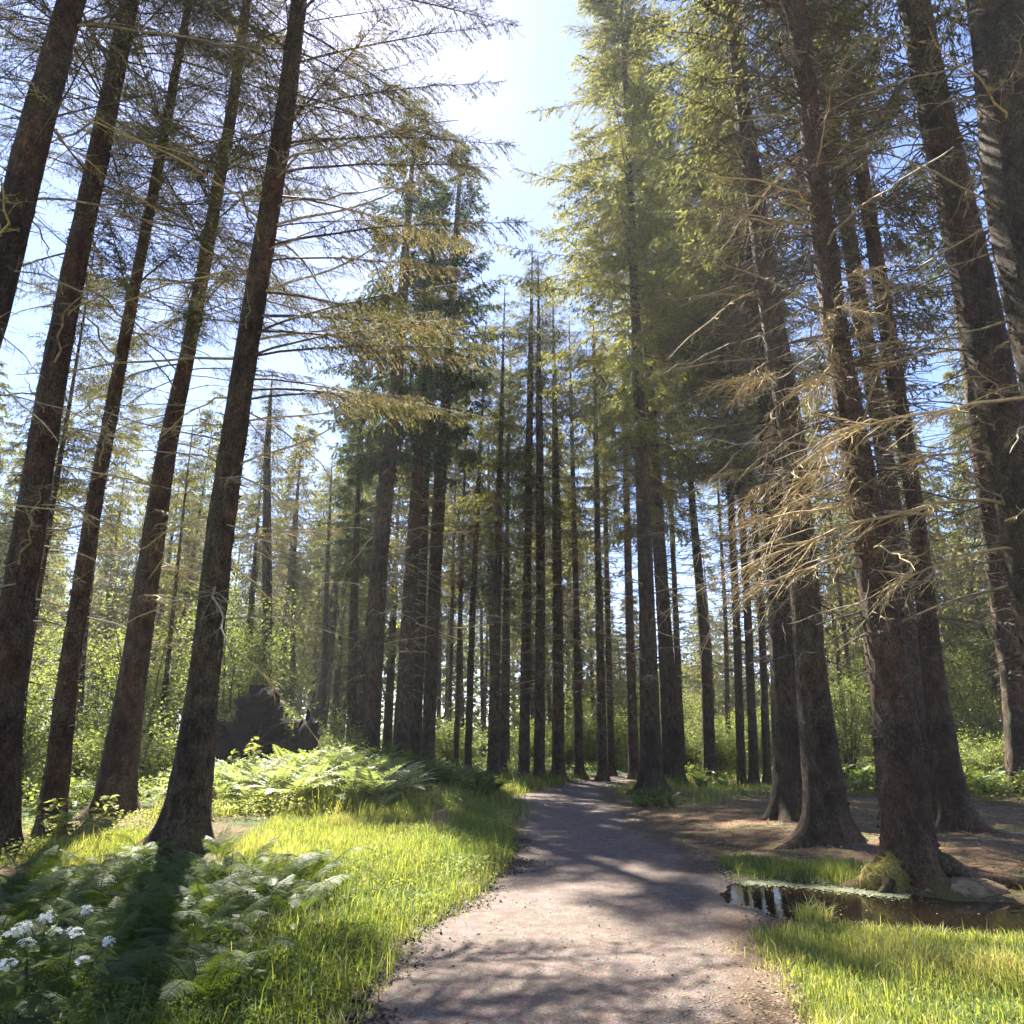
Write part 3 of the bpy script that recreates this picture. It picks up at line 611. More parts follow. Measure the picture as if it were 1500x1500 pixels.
G_L = 'tall spruces left of the path'; G_R = 'tall spruces right of the path'
G_M = 'spruce row where the path bends'; G_B = 'thin trees among the bushes on the left'
NEAR = [
    ('L0', 8.6, 26, [(-7.3, 0.28, 0.219), (-7.05, 6.61, 0.226), (-7.0, 8.4, 0.219), (-6.98, 10.39, 0.211), (-6.88, 12.63, 0.176)], 'leaning dark spruce stem in the top left corner, cut off by the left edge', G_L, dict(kind='lacy', h0=9.5, dead=34, whorl=False, dead_z=(4, 14), dead_len=1.0, var=1)),
    ('L1', 10.29, 25, [(-6.67, 0.0, 0.262), (-6.94, 2.32, 0.225), (-7.15, 7.59, 0.178), (-7.18, 14.79, 0.153)], 'dark spruce trunk running down along the left edge, second stem from the left', G_L, dict(kind='lacy', h0=10, dead=36, whorl=False, dead_z=(3, 14), warm=True)),
    ('L2', 12.24, 19, [(-7.12, 0.0, 0.209), (-7.28, 2.45, 0.15), (-7.34, 5.37, 0.131), (-7.29, 8.73, 0.103), (-7.22, 12.66, 0.091), (-7.19, 17.3, 0.076)], 'slimmest spruce of the left group, straight thin trunk with a plain narrow foot', G_L, dict(kind='lacy', h0=9.5, dead=34, whorl=False, dead_z=(3, 14), warm=True, flare=0.35, sxy=0.7, var=1)),
    ('L3', 15.19, 22, [(-7.68, 0.0, 0.38), (-7.68, 2.66, 0.263), (-7.71, 7.7, 0.205), (-7.53, 10.44, 0.16), (-7.29, 17.12, 0.133), (-7.32, 21.07, 0.123)], 'spruce with reddish lower trunk and flared foot left of the darkest trunk', G_L, dict(kind='lacy', h0=8.8, sxy=1.25, dead=36, whorl=False, dead_z=(3, 15), warm=True, flare=0.8)),
    ('L4', 11.06, 26, [(-4.55, 0.0, 0.329), (-4.54, 2.37, 0.211), (-4.56, 5.0, 0.205), (-4.48, 8.04, 0.186), (-4.31, 12.9, 0.175), (-4.3, 15.06, 0.162)], 'darkest thick spruce trunk on the left, spreading roots among the green ferns', G_L, dict(kind='lacy', h0=9.5, dead=44, whorl=False, dead_z=(2.8, 14), dead_len=1.15, flare=1.0, moss=0.3, var=1)),
    ('R0', 15.19, 26, [(5.37, 0.0, 0.327), (5.65, 4.04, 0.305), (5.88, 8.7, 0.278), (5.94, 13.27, 0.234), (6.04, 18.65, 0.218)], 'broad grey brown spruce trunk right of the path, left one of a close pair', G_R, dict(kind='mid', h0=11.5, dead=44, dead_z=(4, 14), whorl=True, var=1, sxy=1.45)),
    ('R1', 12.1, 25, [(4.83, 0.0, 0.321), (4.84, 2.66, 0.238), (4.99, 6.72, 0.219), (4.88, 9.12, 0.205), (4.85, 11.7, 0.183)], 'thick spruce trunk with wide dark foot, right one of a close pair', G_R, dict(kind='mid', h0=13, dead=48, dead_z=(3.5, 13), flare=1.3, whorl=True, var=0, sxy=1.3)),
    ('R2', 9.36, 26, [(4.65, -0.0, 0.296), (4.73, 2.25, 0.247), (4.76, 4.38, 0.2), (4.68, 7.05, 0.172), (4.74, 10.05, 0.16), (4.8, 13.6, 0.157)], 'leaning spruce trunk with sunlit left edge and mossy root standing in the puddle', G_R, dict(kind='mid', h0=13, warm=True, dead=60, dead_z=(3.2, 12), whorl=True, moss=1.0, flare=1.15, var=2, sxy=1.2)),
    ('R3', 16.85, 26, [(8.95, 0.0, 0.248), (8.97, 2.77, 0.222), (9.17, 6.61, 0.205), (9.2, 11.41, 0.204), (9.15, 16.81, 0.192), (9.33, 23.2, 0.188)], 'dark spruce trunk half hidden behind the leaning trunk at the puddle', G_R, dict(kind='mid', h0=10, dead=40, dead_z=(4, 15), whorl=True, var=0, sxy=1.2)),
    ('R4', 13.74, 24, [(7.69, 0.0, 0.295), (7.74, 2.56, 0.187), (7.92, 5.69, 0.147), (7.96, 9.6, 0.166), (8.02, 14.0, 0.141), (8.19, 19.21, 0.128)], 'spruce with long root running right and a thin sunlit left edge, behind the puddle tree', G_R, dict(kind='mid', h0=9.5, dead=44, dead_z=(3.5, 15), warm=True, whorl=True, var=2, flare=1.3, moss=0.6)),
    ('R5', 20.94, 25, [(13.66, 0.0, 0.364), (13.99, 3.06, 0.286), (14.29, 8.04, 0.286), (14.69, 13.8, 0.286), (15.14, 20.51, 0.262)], 'spruce trunk at the right edge with pale sunlit bark on its left side', G_R, dict(kind='mid', h0=10, dead=40, dead_z=(3, 15), whorl=True, var=0, moss=0.4)),
    ('R6', 9.5, 26, [(6.79, 0.2, 0.283), (6.85, 4.52, 0.259), (6.93, 7.13, 0.274), (6.92, 11.31, 0.25), (6.96, 13.78, 0.236)], 'thick dark spruce stem at upper right whose foot is outside the picture', G_R, dict(kind='mid', h0=11, dead=54, dead_z=(3.5, 13), whorl=True, var=2, sxy=1.2)),
    ('R7', 7.4, 26, [(6.11, 0.07, 0.401), (6.21, 7.78, 0.414), (6.57, 11.09, 0.391)], 'nearest and thickest stem, filling the top right corner', G_R, dict(kind='lacy', h0=13, dead=26, dead_z=(5, 13), whorl=False, dead_len=0.9)),
    ('M0', 26, 29, [(-4.78, 0.62, 0.309), (-4.83, 7.52, 0.297), (-4.58, 13.76, 0.265), (-4.45, 19.92, 0.197)], 'spruce standing at the left front of the middle group, with a tall dark green crown', G_M, dict(kind='dark', h0=11, dead=22, dead_z=(3, 12), sxy=1.35)),
    ('M1', 28, 26, [(-4.03, 0.89, 0.322), (-3.95, 7.44, 0.265), (-3.83, 12.64, 0.196), (-3.75, 15.95, 0.173)], 'left stem of a close double trunk behind the fern mound', G_M, dict(kind='dark', h0=13, var=1, sxy=1.15, dead=10, dead_z=(4, 12))),
    ('M2', 30, 25, [(-3.79, 0.84, 0.265), (-3.78, 7.85, 0.227), (-3.75, 13.43, 0.15)], 'right stem of a close double trunk behind the fern mound', G_M, dict(kind='mid', h0=10, var=1)),
    ('M3', 29, 30, [(-3.16, 0.99, 0.244), (-3.11, 7.65, 0.247), (-3.01, 12.02, 0.258), (-2.84, 16.47, 0.224), (-2.62, 23.89, 0.144)], 'spruce with a straight brown trunk and dark green crown, next right of the double trunk', G_M, dict(kind='dark', h0=12, var=1, dead=20, dead_z=(3, 13), sxy=1.25)),
    ('M4', 40, 20, [(-3.3, 1.09, 0.124), (-3.29, 8.04, 0.112)], 'very thin trunk far back, just right of the double trunk group', G_M, dict(kind='mid', h0=9, near=False, var=1)),
    ('M5', 36, 22, [(-2.61, 0.9, 0.128), (-2.53, 9.1, 0.102)], 'thin dark trunk far back above the right end of the fern mound', G_M, dict(kind='mid', h0=9, near=False, var=2)),
    ('M6', 32, 22, [(-1.83, 0.55, 0.155), (-1.74, 6.75, 0.135), (-1.63, 9.84, 0.123)], 'single slender spruce left of the path bend with bright bushes behind it', G_M, dict(kind='mid', h0=10, near=False, var=0)),
    ('M7', 30, 22, [(-0.74, 0.17, 0.224), (-0.65, 6.43, 0.196), (-0.53, 12.38, 0.134)], 'stout dark trunk just left of where the path disappears, front one of two', G_M, dict(kind='mid', h0=9.5, near=False, var=1, dead=8, dead_z=(3, 9))),
    ('M8', 33, 21, [(-0.38, 0.08, 0.174), (-0.28, 6.91, 0.139)], 'dark trunk standing close behind a stouter one left of the path bend', G_M, dict(kind='mid', h0=9.5, near=False, var=2)),
    ('M9', 29.5, 24, [(0.44, 0.19, 0.22), (0.62, 7.75, 0.168), (0.82, 17.06, 0.137)], 'brown spruce trunk behind the grass tip at the left of the path bend', G_M, dict(kind='mid', h0=11, near=False, var=1, dead=8, dead_z=(3, 10))),
    ('M10', 29, 23, [(1.02, 0.19, 0.204), (1.15, 7.65, 0.192), (1.18, 15.16, 0.148)], 'straight brown spruce with a pale broken twig hanging on its stem above the path end', G_M, dict(kind='mid', h0=10, near=False, var=0, dead=8, dead_z=(3, 10))),
    ('M11', 30, 22, [(1.79, 0.09, 0.25), (1.88, 6.43, 0.21), (1.9, 12.38, 0.163)], 'thick dark trunk standing right at the end of the visible path', G_M, dict(kind='mid', h0=9.5, near=False, var=2, dead=8, dead_z=(3, 10))),
    ('M12', 31, 21, [(2.69, 0.02, 0.177), (2.73, 8.06, 0.132), (2.74, 14.39, 0.093)], 'spruce trunk with spread foot on the grass just right of the path end', G_M, dict(kind='mid', h0=9, near=False, var=1, flare=1.2)),
    ('N0', 30, 22, [(3.5, 0.09, 0.197), (3.59, 6.43, 0.154), (3.7, 13.98, 0.105)], 'left one of two dark trunks close together right of the path end', G_M, dict(kind='mid', h0=11, near=False, var=0, sxy=0.7)),
    ('N1', 33, 21, [(4.23, -0.03, 0.159), (4.32, 6.91, 0.123), (4.47, 15.22, 0.099)], 'right one of two dark trunks close together right of the path end', G_M, dict(kind='mid', h0=11, near=False, var=2, sxy=0.7)),
    ('N2', 31, 23, [(4.87, 0.09, 0.218), (4.98, 6.59, 0.174), (5.12, 12.74, 0.138)], 'dark trunk half hidden just left of the big rooted spruce by the path', G_M, dict(kind='mid', h0=11, near=False, var=1, sxy=0.8)),
    ('N3', 22.63, 35, [(4.04, 0.0, 0.335), (4.19, 5.24, 0.243), (4.28, 9.73, 0.224), (4.32, 13.2, 0.187)], 'big spruce with wide spreading roots at the right path edge and yellow green crown', G_M, dict(kind='lime', h0=11, dead=16, dead_z=(3, 10), flare=1.25, moss=0.7, sxy=1.6)),
    ('N4', 25.92, 33, [(5.39, 0.0, 0.34), (5.38, 5.77, 0.242), (5.36, 9.57, 0.227), (5.4, 14.89, 0.187)], 'brown spruce trunk leaning close behind the big rooted tree, with yellow green crown', G_M, dict(kind='lime', h0=9, var=1, dead=10, dead_z=(3, 10), sxy=1.4)),
    ('N5', 29, 22, [(6.35, 0.34, 0.153), (6.51, 6.27, 0.108), (6.63, 12.02, 0.086)], 'slender trunk just right of the two big spruces at the path', G_M, dict(kind='mid', h0=11, near=False, var=0, sxy=0.7)),
    ('N6', 28.5, 29, [(7.25, 0.22, 0.238), (7.44, 4.87, 0.21), (7.37, 10.86, 0.14), (7.38, 14.92, 0.102)], 'straight trunk with small flared foot in front of bright green bushes right of the path', G_M, dict(kind='lime', h0=12, near=False, var=0, sxy=1.1, flare=1.2, dead=8, dead_z=(4, 11))),
    ('N7', 34, 19, [(9.54, 0.51, 0.12), (9.92, 7.07, 0.095)], 'very thin pole like trunk before bright bushes right of the path', G_M, dict(kind='mid', h0=9, near=False, var=1, sxy=0.6)),
    ('N8', 25, 31, [(7.36, 0.22, 0.142), (7.69, 5.62, 0.129), (7.91, 11.11, 0.112)], 'dark trunk left of the one with the golden lit foot', G_M, dict(kind='lime', h0=11, near=False, var=0, sxy=1.2, dead=8, dead_z=(4, 11))),
    ('N9', 24.5, 30, [(7.61, 0.17, 0.15), (7.9, 5.54, 0.126), (8.14, 11.98, 0.111)], 'spruce trunk with golden sunlit foot in the middle distance on the right', G_M, dict(kind='lime', h0=11, near=False, var=0, flare=1.2, moss=0.8, sxy=1.0)),
    ('N10', 26, 29, [(8.51, 0.12, 0.137), (8.87, 5.78, 0.122)], 'dark trunk right behind the one with the golden lit foot', G_M, dict(kind='lime', h0=10.5, near=False, var=0, sxy=1.2)),
    ('B0', 24, 17, [(-13.5, -0.04, 0.157), (-13.98, 4.57, 0.133), (-14.25, 10.23, 0.095)], 'thin dark trunk seen just right of the slimmest left spruce', G_B, dict(kind='mid', h0=8, near=False, var=1)),
    ('B1', 29, 17, [(-9.32, 2.1, 0.195), (-9.87, 7.65, 0.192), (-10.42, 13.25, 0.145)], 'brown trunk rising straight behind the upturned root plate', G_B, dict(kind='mid', h0=9, near=False, var=2, sxy=0.8)),
    ('B2', 33, 14, [(-11.48, 2.6, 0.119), (-11.82, 7.53, 0.124)], 'short thin trunk left behind the root plate', G_B, dict(kind='mid', h0=8, near=False, var=0, sxy=0.6)),
    ('B3', 34, 15, [(-8.48, 2.77, 0.122), (-8.72, 8.04, 0.112)], 'thin dark trunk right behind the root plate', G_B, dict(kind='mid', h0=9, near=False, var=1, sxy=0.7)),
    ('B4', 30, 18, [(-6.23, 0.84, 0.186), (-6.48, 5.59, 0.181)], 'dark trunk in the shade just left of the front spruce of the middle group', G_B, dict(kind='dark', h0=8, near=False, var=0, sxy=0.8)),
    ('B5', 26, 13, [(-11.8, 0.08, 0.114), (-11.98, 2.5, 0.094)], 'thin trunk in the bushes between the two thick left trunks', G_B, dict(kind='mid', h0=7, near=False, var=0, sxy=0.7)),
    ('B6', 38, 16, [(-11.02, 2.91, 0.12), (-11.56, 9.89, 0.108)], 'faint thin trunk far back above the right end of the root plate', G_B, dict(kind='mid', h0=9, near=False, var=2, sxy=0.7)),
    ('B7', 19, 16, [(-12.01, -0.13, 0.132), (-12.36, 2.92, 0.104)], 'dark trunk in the bushes at the far left edge', G_B, dict(kind='mid', h0=8, near=False, var=2, sxy=0.8)),
]
TREES = {}
for (tid, Y, H, sec, label, group, kw) in NEAR:
    TREES[tid] = spruce(tid, Y, H, sec, label, group, **kw)

0 and print('TRIS', {k: sum(len(m.polygons) for m in L) * 2 for k, L in CROWN.items()})

# extra big dead boughs on the right, their sunlit look painted in a paler colour
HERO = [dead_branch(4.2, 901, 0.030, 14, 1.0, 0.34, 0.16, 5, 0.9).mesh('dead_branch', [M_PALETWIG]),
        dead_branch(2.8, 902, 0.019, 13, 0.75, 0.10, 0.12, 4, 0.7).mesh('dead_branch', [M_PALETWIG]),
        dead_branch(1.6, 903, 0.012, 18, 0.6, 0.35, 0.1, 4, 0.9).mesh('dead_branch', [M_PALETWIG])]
def hero(tid, k, h, az, pitch=0.0, sc=1.0, roll=0.0):
    t, cx, cr = TREES[tid]
    link('dead_branch', HERO[k], t, (cx(h), 0, h), (roll, pitch, az), (sc,) * 3)
def spray(seed, L, n, sl, r0, droop):
    """a dead bough whose side branches sweep forward and down in a loose tangled fan"""
    rng = rs(seed); g = Geo(); t, P = axis_curve(L, 0.05, droop, 0.0, rng, 14, 0.12)
    g.add(*tube(P, r0 * (1 - t) ** 0.7 + 0.004, 5))
    q = np.sort(0.22 + 0.76 * rng.random(n) ** 0.8); b = along(P, t, q); ax = unit(along(P, t, np.minimum(q + .03, 1)) - along(P, t, q - .05))
    for i in range(n):
        l = sl * rng.uniform(0.45, 1.1) * (0.6 + 0.6 * q[i]); u = np.linspace(0, 1, 6)[:, None]
        d = unit(ax[i] * 0.9 + rng.normal(0, 0.32, 3) * [0.6, 1, 0.7] + [0, 0, -0.12]); c = np.array([0, 0, -1.0]) * rng.uniform(0.1, 0.6) + rng.normal(0, .15, 3)
        Q = b[i] + d * u * l + c * (u ** 2) * l * 0.6 + np.cumsum(rng.normal(0, .016, (6, 3)), 0); Q[0] = b[i]; rr = rng.uniform(0.006, 0.011)
        g.add(*tube(Q, rr * (1 - u[:, 0] * 0.75), 4))
        m = 9; w = rng.uniform(0.15, 1, m); bb = along(Q, u[:, 0], w); dd = unit(d * 0.7 + rng.normal(0, .55, (m, 3)) + [0, 0, -.35]); ll = rng.uniform(.06, .32, m) * sl
        g.add(*prisms(bb, bb + dd * ll[:, None] * .5, 0.0042, 0.0034)); dd2 = unit(dd + rng.normal(0, .3, (m, 3))); g.add(*prisms(bb + dd * ll[:, None] * .5, bb + dd * ll[:, None] * .5 + dd2 * ll[:, None] * .5, 0.0034, 0.0015))
    return g
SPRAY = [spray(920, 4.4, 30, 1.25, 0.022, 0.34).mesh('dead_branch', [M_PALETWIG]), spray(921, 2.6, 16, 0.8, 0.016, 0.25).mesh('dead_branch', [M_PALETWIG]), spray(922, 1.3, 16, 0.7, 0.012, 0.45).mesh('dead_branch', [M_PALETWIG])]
HERO += SPRAY
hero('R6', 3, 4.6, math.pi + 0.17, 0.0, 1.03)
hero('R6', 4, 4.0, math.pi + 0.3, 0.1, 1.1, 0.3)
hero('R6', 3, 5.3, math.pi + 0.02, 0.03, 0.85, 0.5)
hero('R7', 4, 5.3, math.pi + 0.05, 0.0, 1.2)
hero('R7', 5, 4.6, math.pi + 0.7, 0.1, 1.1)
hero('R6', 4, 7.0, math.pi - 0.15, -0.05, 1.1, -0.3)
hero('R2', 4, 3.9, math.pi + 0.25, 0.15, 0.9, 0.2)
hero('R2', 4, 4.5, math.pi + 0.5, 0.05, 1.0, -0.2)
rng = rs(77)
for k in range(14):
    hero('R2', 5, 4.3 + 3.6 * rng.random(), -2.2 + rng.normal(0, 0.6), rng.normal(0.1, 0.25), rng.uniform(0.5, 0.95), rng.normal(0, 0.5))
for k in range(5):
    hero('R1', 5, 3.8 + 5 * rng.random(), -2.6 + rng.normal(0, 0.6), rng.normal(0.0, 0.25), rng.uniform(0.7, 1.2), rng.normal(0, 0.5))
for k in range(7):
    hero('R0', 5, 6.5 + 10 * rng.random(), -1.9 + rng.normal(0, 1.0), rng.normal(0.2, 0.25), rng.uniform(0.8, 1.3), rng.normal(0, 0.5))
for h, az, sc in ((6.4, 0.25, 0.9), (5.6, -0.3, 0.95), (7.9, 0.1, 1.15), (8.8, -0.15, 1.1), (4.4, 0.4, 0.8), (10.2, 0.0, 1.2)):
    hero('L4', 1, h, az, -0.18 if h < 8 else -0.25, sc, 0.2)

BOUGH = [live_branch(3.9, 950 + k, 0.07, 0.85, 0.055, 0.013, 0.0135, 0.10, 0.22, 0.05, 0.75, 1.0, 0.020, 0.004, 0.42, 0.35).mesh('bough', [M_TWIG, M_TAN]) for k in range(2)]
def bough(tid, k, h, az, pitch, sc):
    t, cx, cr = TREES[tid]
    link('bough', BOUGH[k], t, (cx(h), 0, h), (rng.normal(0, 0.15), pitch, az), (sc,) * 3)
for h, az, p, sc in ((11.4, -0.02, -0.05, 1.05), (10.9, 0.22, 0.04, 1.0), (9.5, -0.12, 0.06, 0.95), (8.1, 0.1, 0.02, 1.0), (7.6, -0.3, -0.08, 1.0), (13.0, 0.35, -0.15, 0.9), (12.2, -0.8, -0.1, 0.9), (7.2, 0.25, -0.02, 0.85), (6.8, -0.1, -0.06, 0.8)):
    bough('L4', int(rng.integers(0, 2)), h, az, p, sc)
for h, az, p, sc in ((12.0, 0.3, 0.0, 0.9), (13.4, -0.6, -0.15, 0.9), (10.8, -0.9, 0.0, 0.85), (15.0, -0.2, -0.3, 0.9)):
    bough('L3', int(rng.integers(0, 2)), h, az, p, sc)
LBOUGH = [live_branch(4.2, 970 + k, 0.06, 0.9, 0.075, 0.014, 0.024, 0.12, 0.25, 0.05, 0.8, 1.0, 0.018, 0.0035, 0.1, 0.2).mesh('bough', [M_TWIG, M_LACY]) for k in range(2)]
for k in range(16):
    t, cx, cr = TREES['L4']; h = 12.0 + 8.0 * (k + rng.random()) / 16
    link('bough', LBOUGH[k % 2], t, (cx(h), 0, h), (rng.normal(0, 0.15), -0.02 * (h - 8), rng.normal(0.0, 0.55)), (rng.uniform(0.85, 1.12),) * 3)
for h, az, sc in ((8.4, 0.1, 1.1), (7.6, -0.15, 1.05), (8.9, 0.35, 1.1), (7.0, 0.12, 1.0), (9.8, -0.2, 1.15), (8.0, -0.5, 1.0)):  # extra boughs added to throw shadow bands over the near path
    t, cx, cr = TREES['L4']; link('bough', LBOUGH[int(rng.integers(0, 2))], t, (cx(h), 0, h), (rng.normal(0, .2), -0.02, az), (sc,) * 3)
for k in range(22):  # extra boughs added to shade the fern clump below
    t, cx, cr = TREES[('L3', 'L2', 'L3', 'L1')[k % 4]]; h = 9.0 + 7.5 * rng.random()
    link('bough', LBOUGH[k % 2], t, (cx(h), 0, h), (rng.normal(0, .2), -0.03 * (h - 9), rng.random() * 6.283), (rng.uniform(.7, .95),) * 3)
def blob(rx, ry, rz, seed, nz=0.25, n=14, fr=2.2):
    a = np.linspace(0, np.pi, n)[:, None]; b = np.linspace(0, 2 * np.pi, 2 * n + 1)[None, :-1]
    p = np.stack([np.sin(a) * np.cos(b), np.sin(a) * np.sin(b), np.cos(a) + 0 * b], -1).reshape(-1, 3)
    p = p * (1 + nz * fbm(p * fr + seed, 3))[:, None]
    m = 2 * n; i = np.arange(n - 1)[:, None] * m + np.arange(m)[None]; j = np.arange(n - 1)[:, None] * m + (np.arange(m)[None] + 1) % m
    return p * np.array([rx, ry, rz]), np.stack([i, i + m, j + m, j], -1).reshape(-1, 4)
g = Geo(); v, f = blob(0.2, 0.2, 0.26, 5, 0.35); g.add(v + [-0.32, -0.14, 0.0], f); v, f = blob(0.16, 0.16, 0.2, 8, 0.4); g.add(v + [-0.5, -0.1, -0.03], f)
r2 = rs(19); mv = np.concatenate(g.v); kk = r2.integers(0, len(mv), 2600); mb = mv[kk] * r2.uniform(0.97, 1.02, (2600, 1)) + r2.normal(0, .02, (2600, 3))
v, f = leafs(mb, unit(r2.normal(0, 1, (2600, 3))) + [0, 0, .3], r2.uniform(.02, .06, 2600), .008, r2); g.add(v, f, 1, np.repeat(r2.uniform(.5, 1, 2600), 4))
link('moss_cushion', g.mesh('moss_cushion', [M_MOSS, M_GRASS], True), TRUNKS['R2'])
for pts, r0 in (([(.25, -.05, .22), (.55, -.2, .08), (.95, -.42, .03), (1.4, -.62, -.02), (1.9, -.8, -.08)], .11), ([(.2, .12, .2), (.6, .25, .06), (1.1, .3, .0), (1.6, .25, -.08)], .08), ([(-.2, -.15, .15), (-.45, -.35, .0), (-.6, -.5, -.12)], .08)):
    P = np.array(pts, float); tt = np.linspace(0, 1, len(P)); uu = np.linspace(0, 1, 16); Q = along(P, tt, uu) + np.cumsum(rng.normal(0, .008, (16, 3)), 0); g = Geo(); g.add(*tube(Q, r0 * (1 - uu * .75) * (1 + .15 * np.sin(uu * 17)), 9), t=0.45)
    link('surface_root', g.mesh('surface_root', [M_BARKW], True), TRUNKS['R2'])

# ------------------------------------------------------------ trees farther back
FTR = []
for k in range(3):
    gg, cx, cr, zt = trunk_geo([(0, 0, 0.19), (0.05 * (k - 1), 5, 0.15), (0.1 * (k - 1), 11, 0.11)], 18, 90 + k, 9, 0.3, 0.7, 5)
    FTR.append(gg.mesh('trunk', [M_BARK], True))
def far_tree(x, y, H, h0, label, group, kind, var, rng, sxy=1.0):
    z = gz(x, y); t = empty('spruce_tree', (x, y, z), label, 'tree', group, rng.random() * 6.28); t.rotation_euler = (rng.normal(0, .022), rng.normal(0, .022), rng.random() * 6.28)
    s = H / 20.0
    q = rng.uniform(0.65, 1.3); link('trunk', FTR[int(rng.integers(0, 3))], t, None, None, (q, q, s))
    L = CROWN[kind]; Hm = {'mid': 12.0, 'far': 13.0}[kind]
    link('crown', L[var % len(L)], t, (0, 0, h0), (0, 0, 0), (sxy, sxy, (H - h0) / Hm))
    if rng.random() < 0.5:
        o = link('dead_branches', WHORLS[int(rng.integers(0, 3))], t, (0, 0, 1.5), (0, 0, 0), (0.8, 0.8, max(0.3, h0 / 11))); o['kind'] = 'stuff'
GAPS = [(30, 'at the far left edge'), (110, 'left of the slimmest left trunk'), (215, 'between the slimmest and the reddish left trunks'), (312, 'between the reddish and the darkest left trunks'),
        (391, 'just right of the darkest left trunk'), (553, 'above and right of the root plate'), (650, 'behind the close double trunk'), (770, 'left of the path end'), (850, 'above the path end'),
        (935, 'just left of the big rooted spruce'), (1030, 'just right of the big rooted spruce'), (1130, 'left of the close pair of trunks'), (1225, 'behind the close pair of trunks'), (1300, 'just left of the puddle tree'),
        (1400, 'just right of the puddle tree'), (1480, 'left of the pale barked right trunk'), (9999, 'at the far right edge')]
def gap(x, y):
    p = 750 + 1073 / 1.046 * x / y
    return next(n for b, n in GAPS if p < b)
rng = rs(5)
def polar_fill(n, px0, px1, d0, d1, H0, H1, hf, label, group, var, mind=2.2, sxy=1.0):
    pts = []; tries = 0
    while len(pts) < n and tries < 4000:
        tries += 1
        d = math.sqrt(rng.uniform(d0 ** 2, d1 ** 2)); a = math.atan((rng.uniform(px0, px1) - 750) / 1073 * 1.046)
        x, y = d * math.sin(a), d * math.cos(a)
        if path_l(y) - 1.2 < x < path_r(y) + 1.2: continue
        if any((x - p) ** 2 + (y - q) ** 2 < mind ** 2 for p, q in pts): continue
        pts.append((x, y)); H = rng.uniform(H0, H1)
        far_tree(x, y, H, H * hf * rng.uniform(0.7, 1.2), label + ', ' + gap(x, y), group, 'far', int(rng.choice(var)), rng, sxy * rng.uniform(0.85, 1.2))
polar_fill(66, -60, 560, 40, 82, 17, 24, 0.26, 'olive green spruce deep in the wood', 'spruces far behind the left trunks', [0, 0, 0, 2])
polar_fill(44, 480, 870, 38, 75, 19, 25, 0.32, 'tall spruce deep in the wood', 'spruces beyond the end of the path', [0, 0, 1, 2])
polar_fill(22, 860, 1120, 50, 85, 10, 16, 0.2, 'small spruce far off', 'spruces far behind the gap', [0, 2])
polar_fill(48, 1120, 1560, 34, 76, 16, 23, 0.2, 'green spruce deep in the wood', 'spruces far behind the right trunks', [0, 1, 2])

# ------------------------------------------------------------ broadleaf bushes and small trees
def shrub(seed, h, w, nstem, nleaf, ll, lw, up=0.5, trunk_r=0.02, low=0.15):
    rng = rs(seed); g = Geo(); tips = []
    for k in range(nstem):
        a = rng.random() * 6.283; r = w * 0.5 * math.sqrt(rng.random()); top = h * rng.uniform(0.55, 1.0) * (1 - 0.35 * (2 * r / w) ** 2)
        t = np.linspace(0, 1, 6)
        P = np.stack([np.cos(a) * r * t ** 1.3 + 0.05 * np.cumsum(rng.normal(0, 1, 6)) * h * 0.1, np.sin(a) * r * t ** 1.3 + 0.05 * np.cumsum(rng.normal(0, 1, 6)) * h * 0.1, top * t], 1); P[0] = (rng.normal(0, .06) * w, rng.normal(0, .06) * w, -0.1)
        g.add(*tube(P, trunk_r * (1 - t * 0.8) * rng.uniform(0.6, 1.2), 4), m=0)
        m = 12
        q = rng.uniform(low, 1, m); b = along(P, t, q); d = unit(rng.normal(0, 1, (m, 3)) * [1, 1, 0.5] + [0, 0, 0.25]); ln = w * 0.22 * rng.uniform(0.4, 1.2, m) * (1.15 - 0.5 * q)
        e = b + d * ln[:, None]; g.add(*prisms(b, e, trunk_r * 0.3, trunk_r * 0.12), m=0)
        tips.append(np.concatenate([b + (e - b) * f for f in (0.45, 0.75, 1.0)])); tips.append(P[3:])
    T = np.concatenate(tips); k = rng.integers(0, len(T), nleaf)
    b = T[k] + rng.normal(0, w * 0.045, (nleaf, 3)); b[:, 2] = np.maximum(b[:, 2], 0.03)
    d = unit(rng.normal(0, 1, (nleaf, 3)) * [1, 1, 0.5] + [0, 0, -0.15])
    nr = unit(rng.normal(0, 0.55, (nleaf, 3)) + [0, 0, 1.0])
    v, f = leafs(b, d, ll * rng.uniform(0.6, 1.3, nleaf), lw * rng.uniform(0.7, 1.2, nleaf), rng, -0.15, 0.45, nr)
    tt = np.clip(0.5 + rng.normal(0, 0.16, nleaf) + 0.12 * np.sin(k * 1.7), 0, 1)
    g.add(v, f, 1, np.repeat(tt, 4)); return g
BUSH = [shrub(31 + k, 2.6, 3.0, 16, 5200, 0.085, 0.055).mesh('bush', [M_TWIG, M_LEAF]) for k in range(3)]
BTREE = [shrub(41 + k, 7.0, 4.6, 15, 9500, 0.10, 0.065, trunk_r=0.05, low=0.3).mesh('small_tree', [M_TWIG, M_LEAF]) for k in range(3)]
LOWB = [shrub(51 + k, 0.75, 1.3, 12, 1500, 0.06, 0.04, trunk_r=0.006).mesh('bramble', [M_TWIG, M_LEAF]) for k in range(2)]
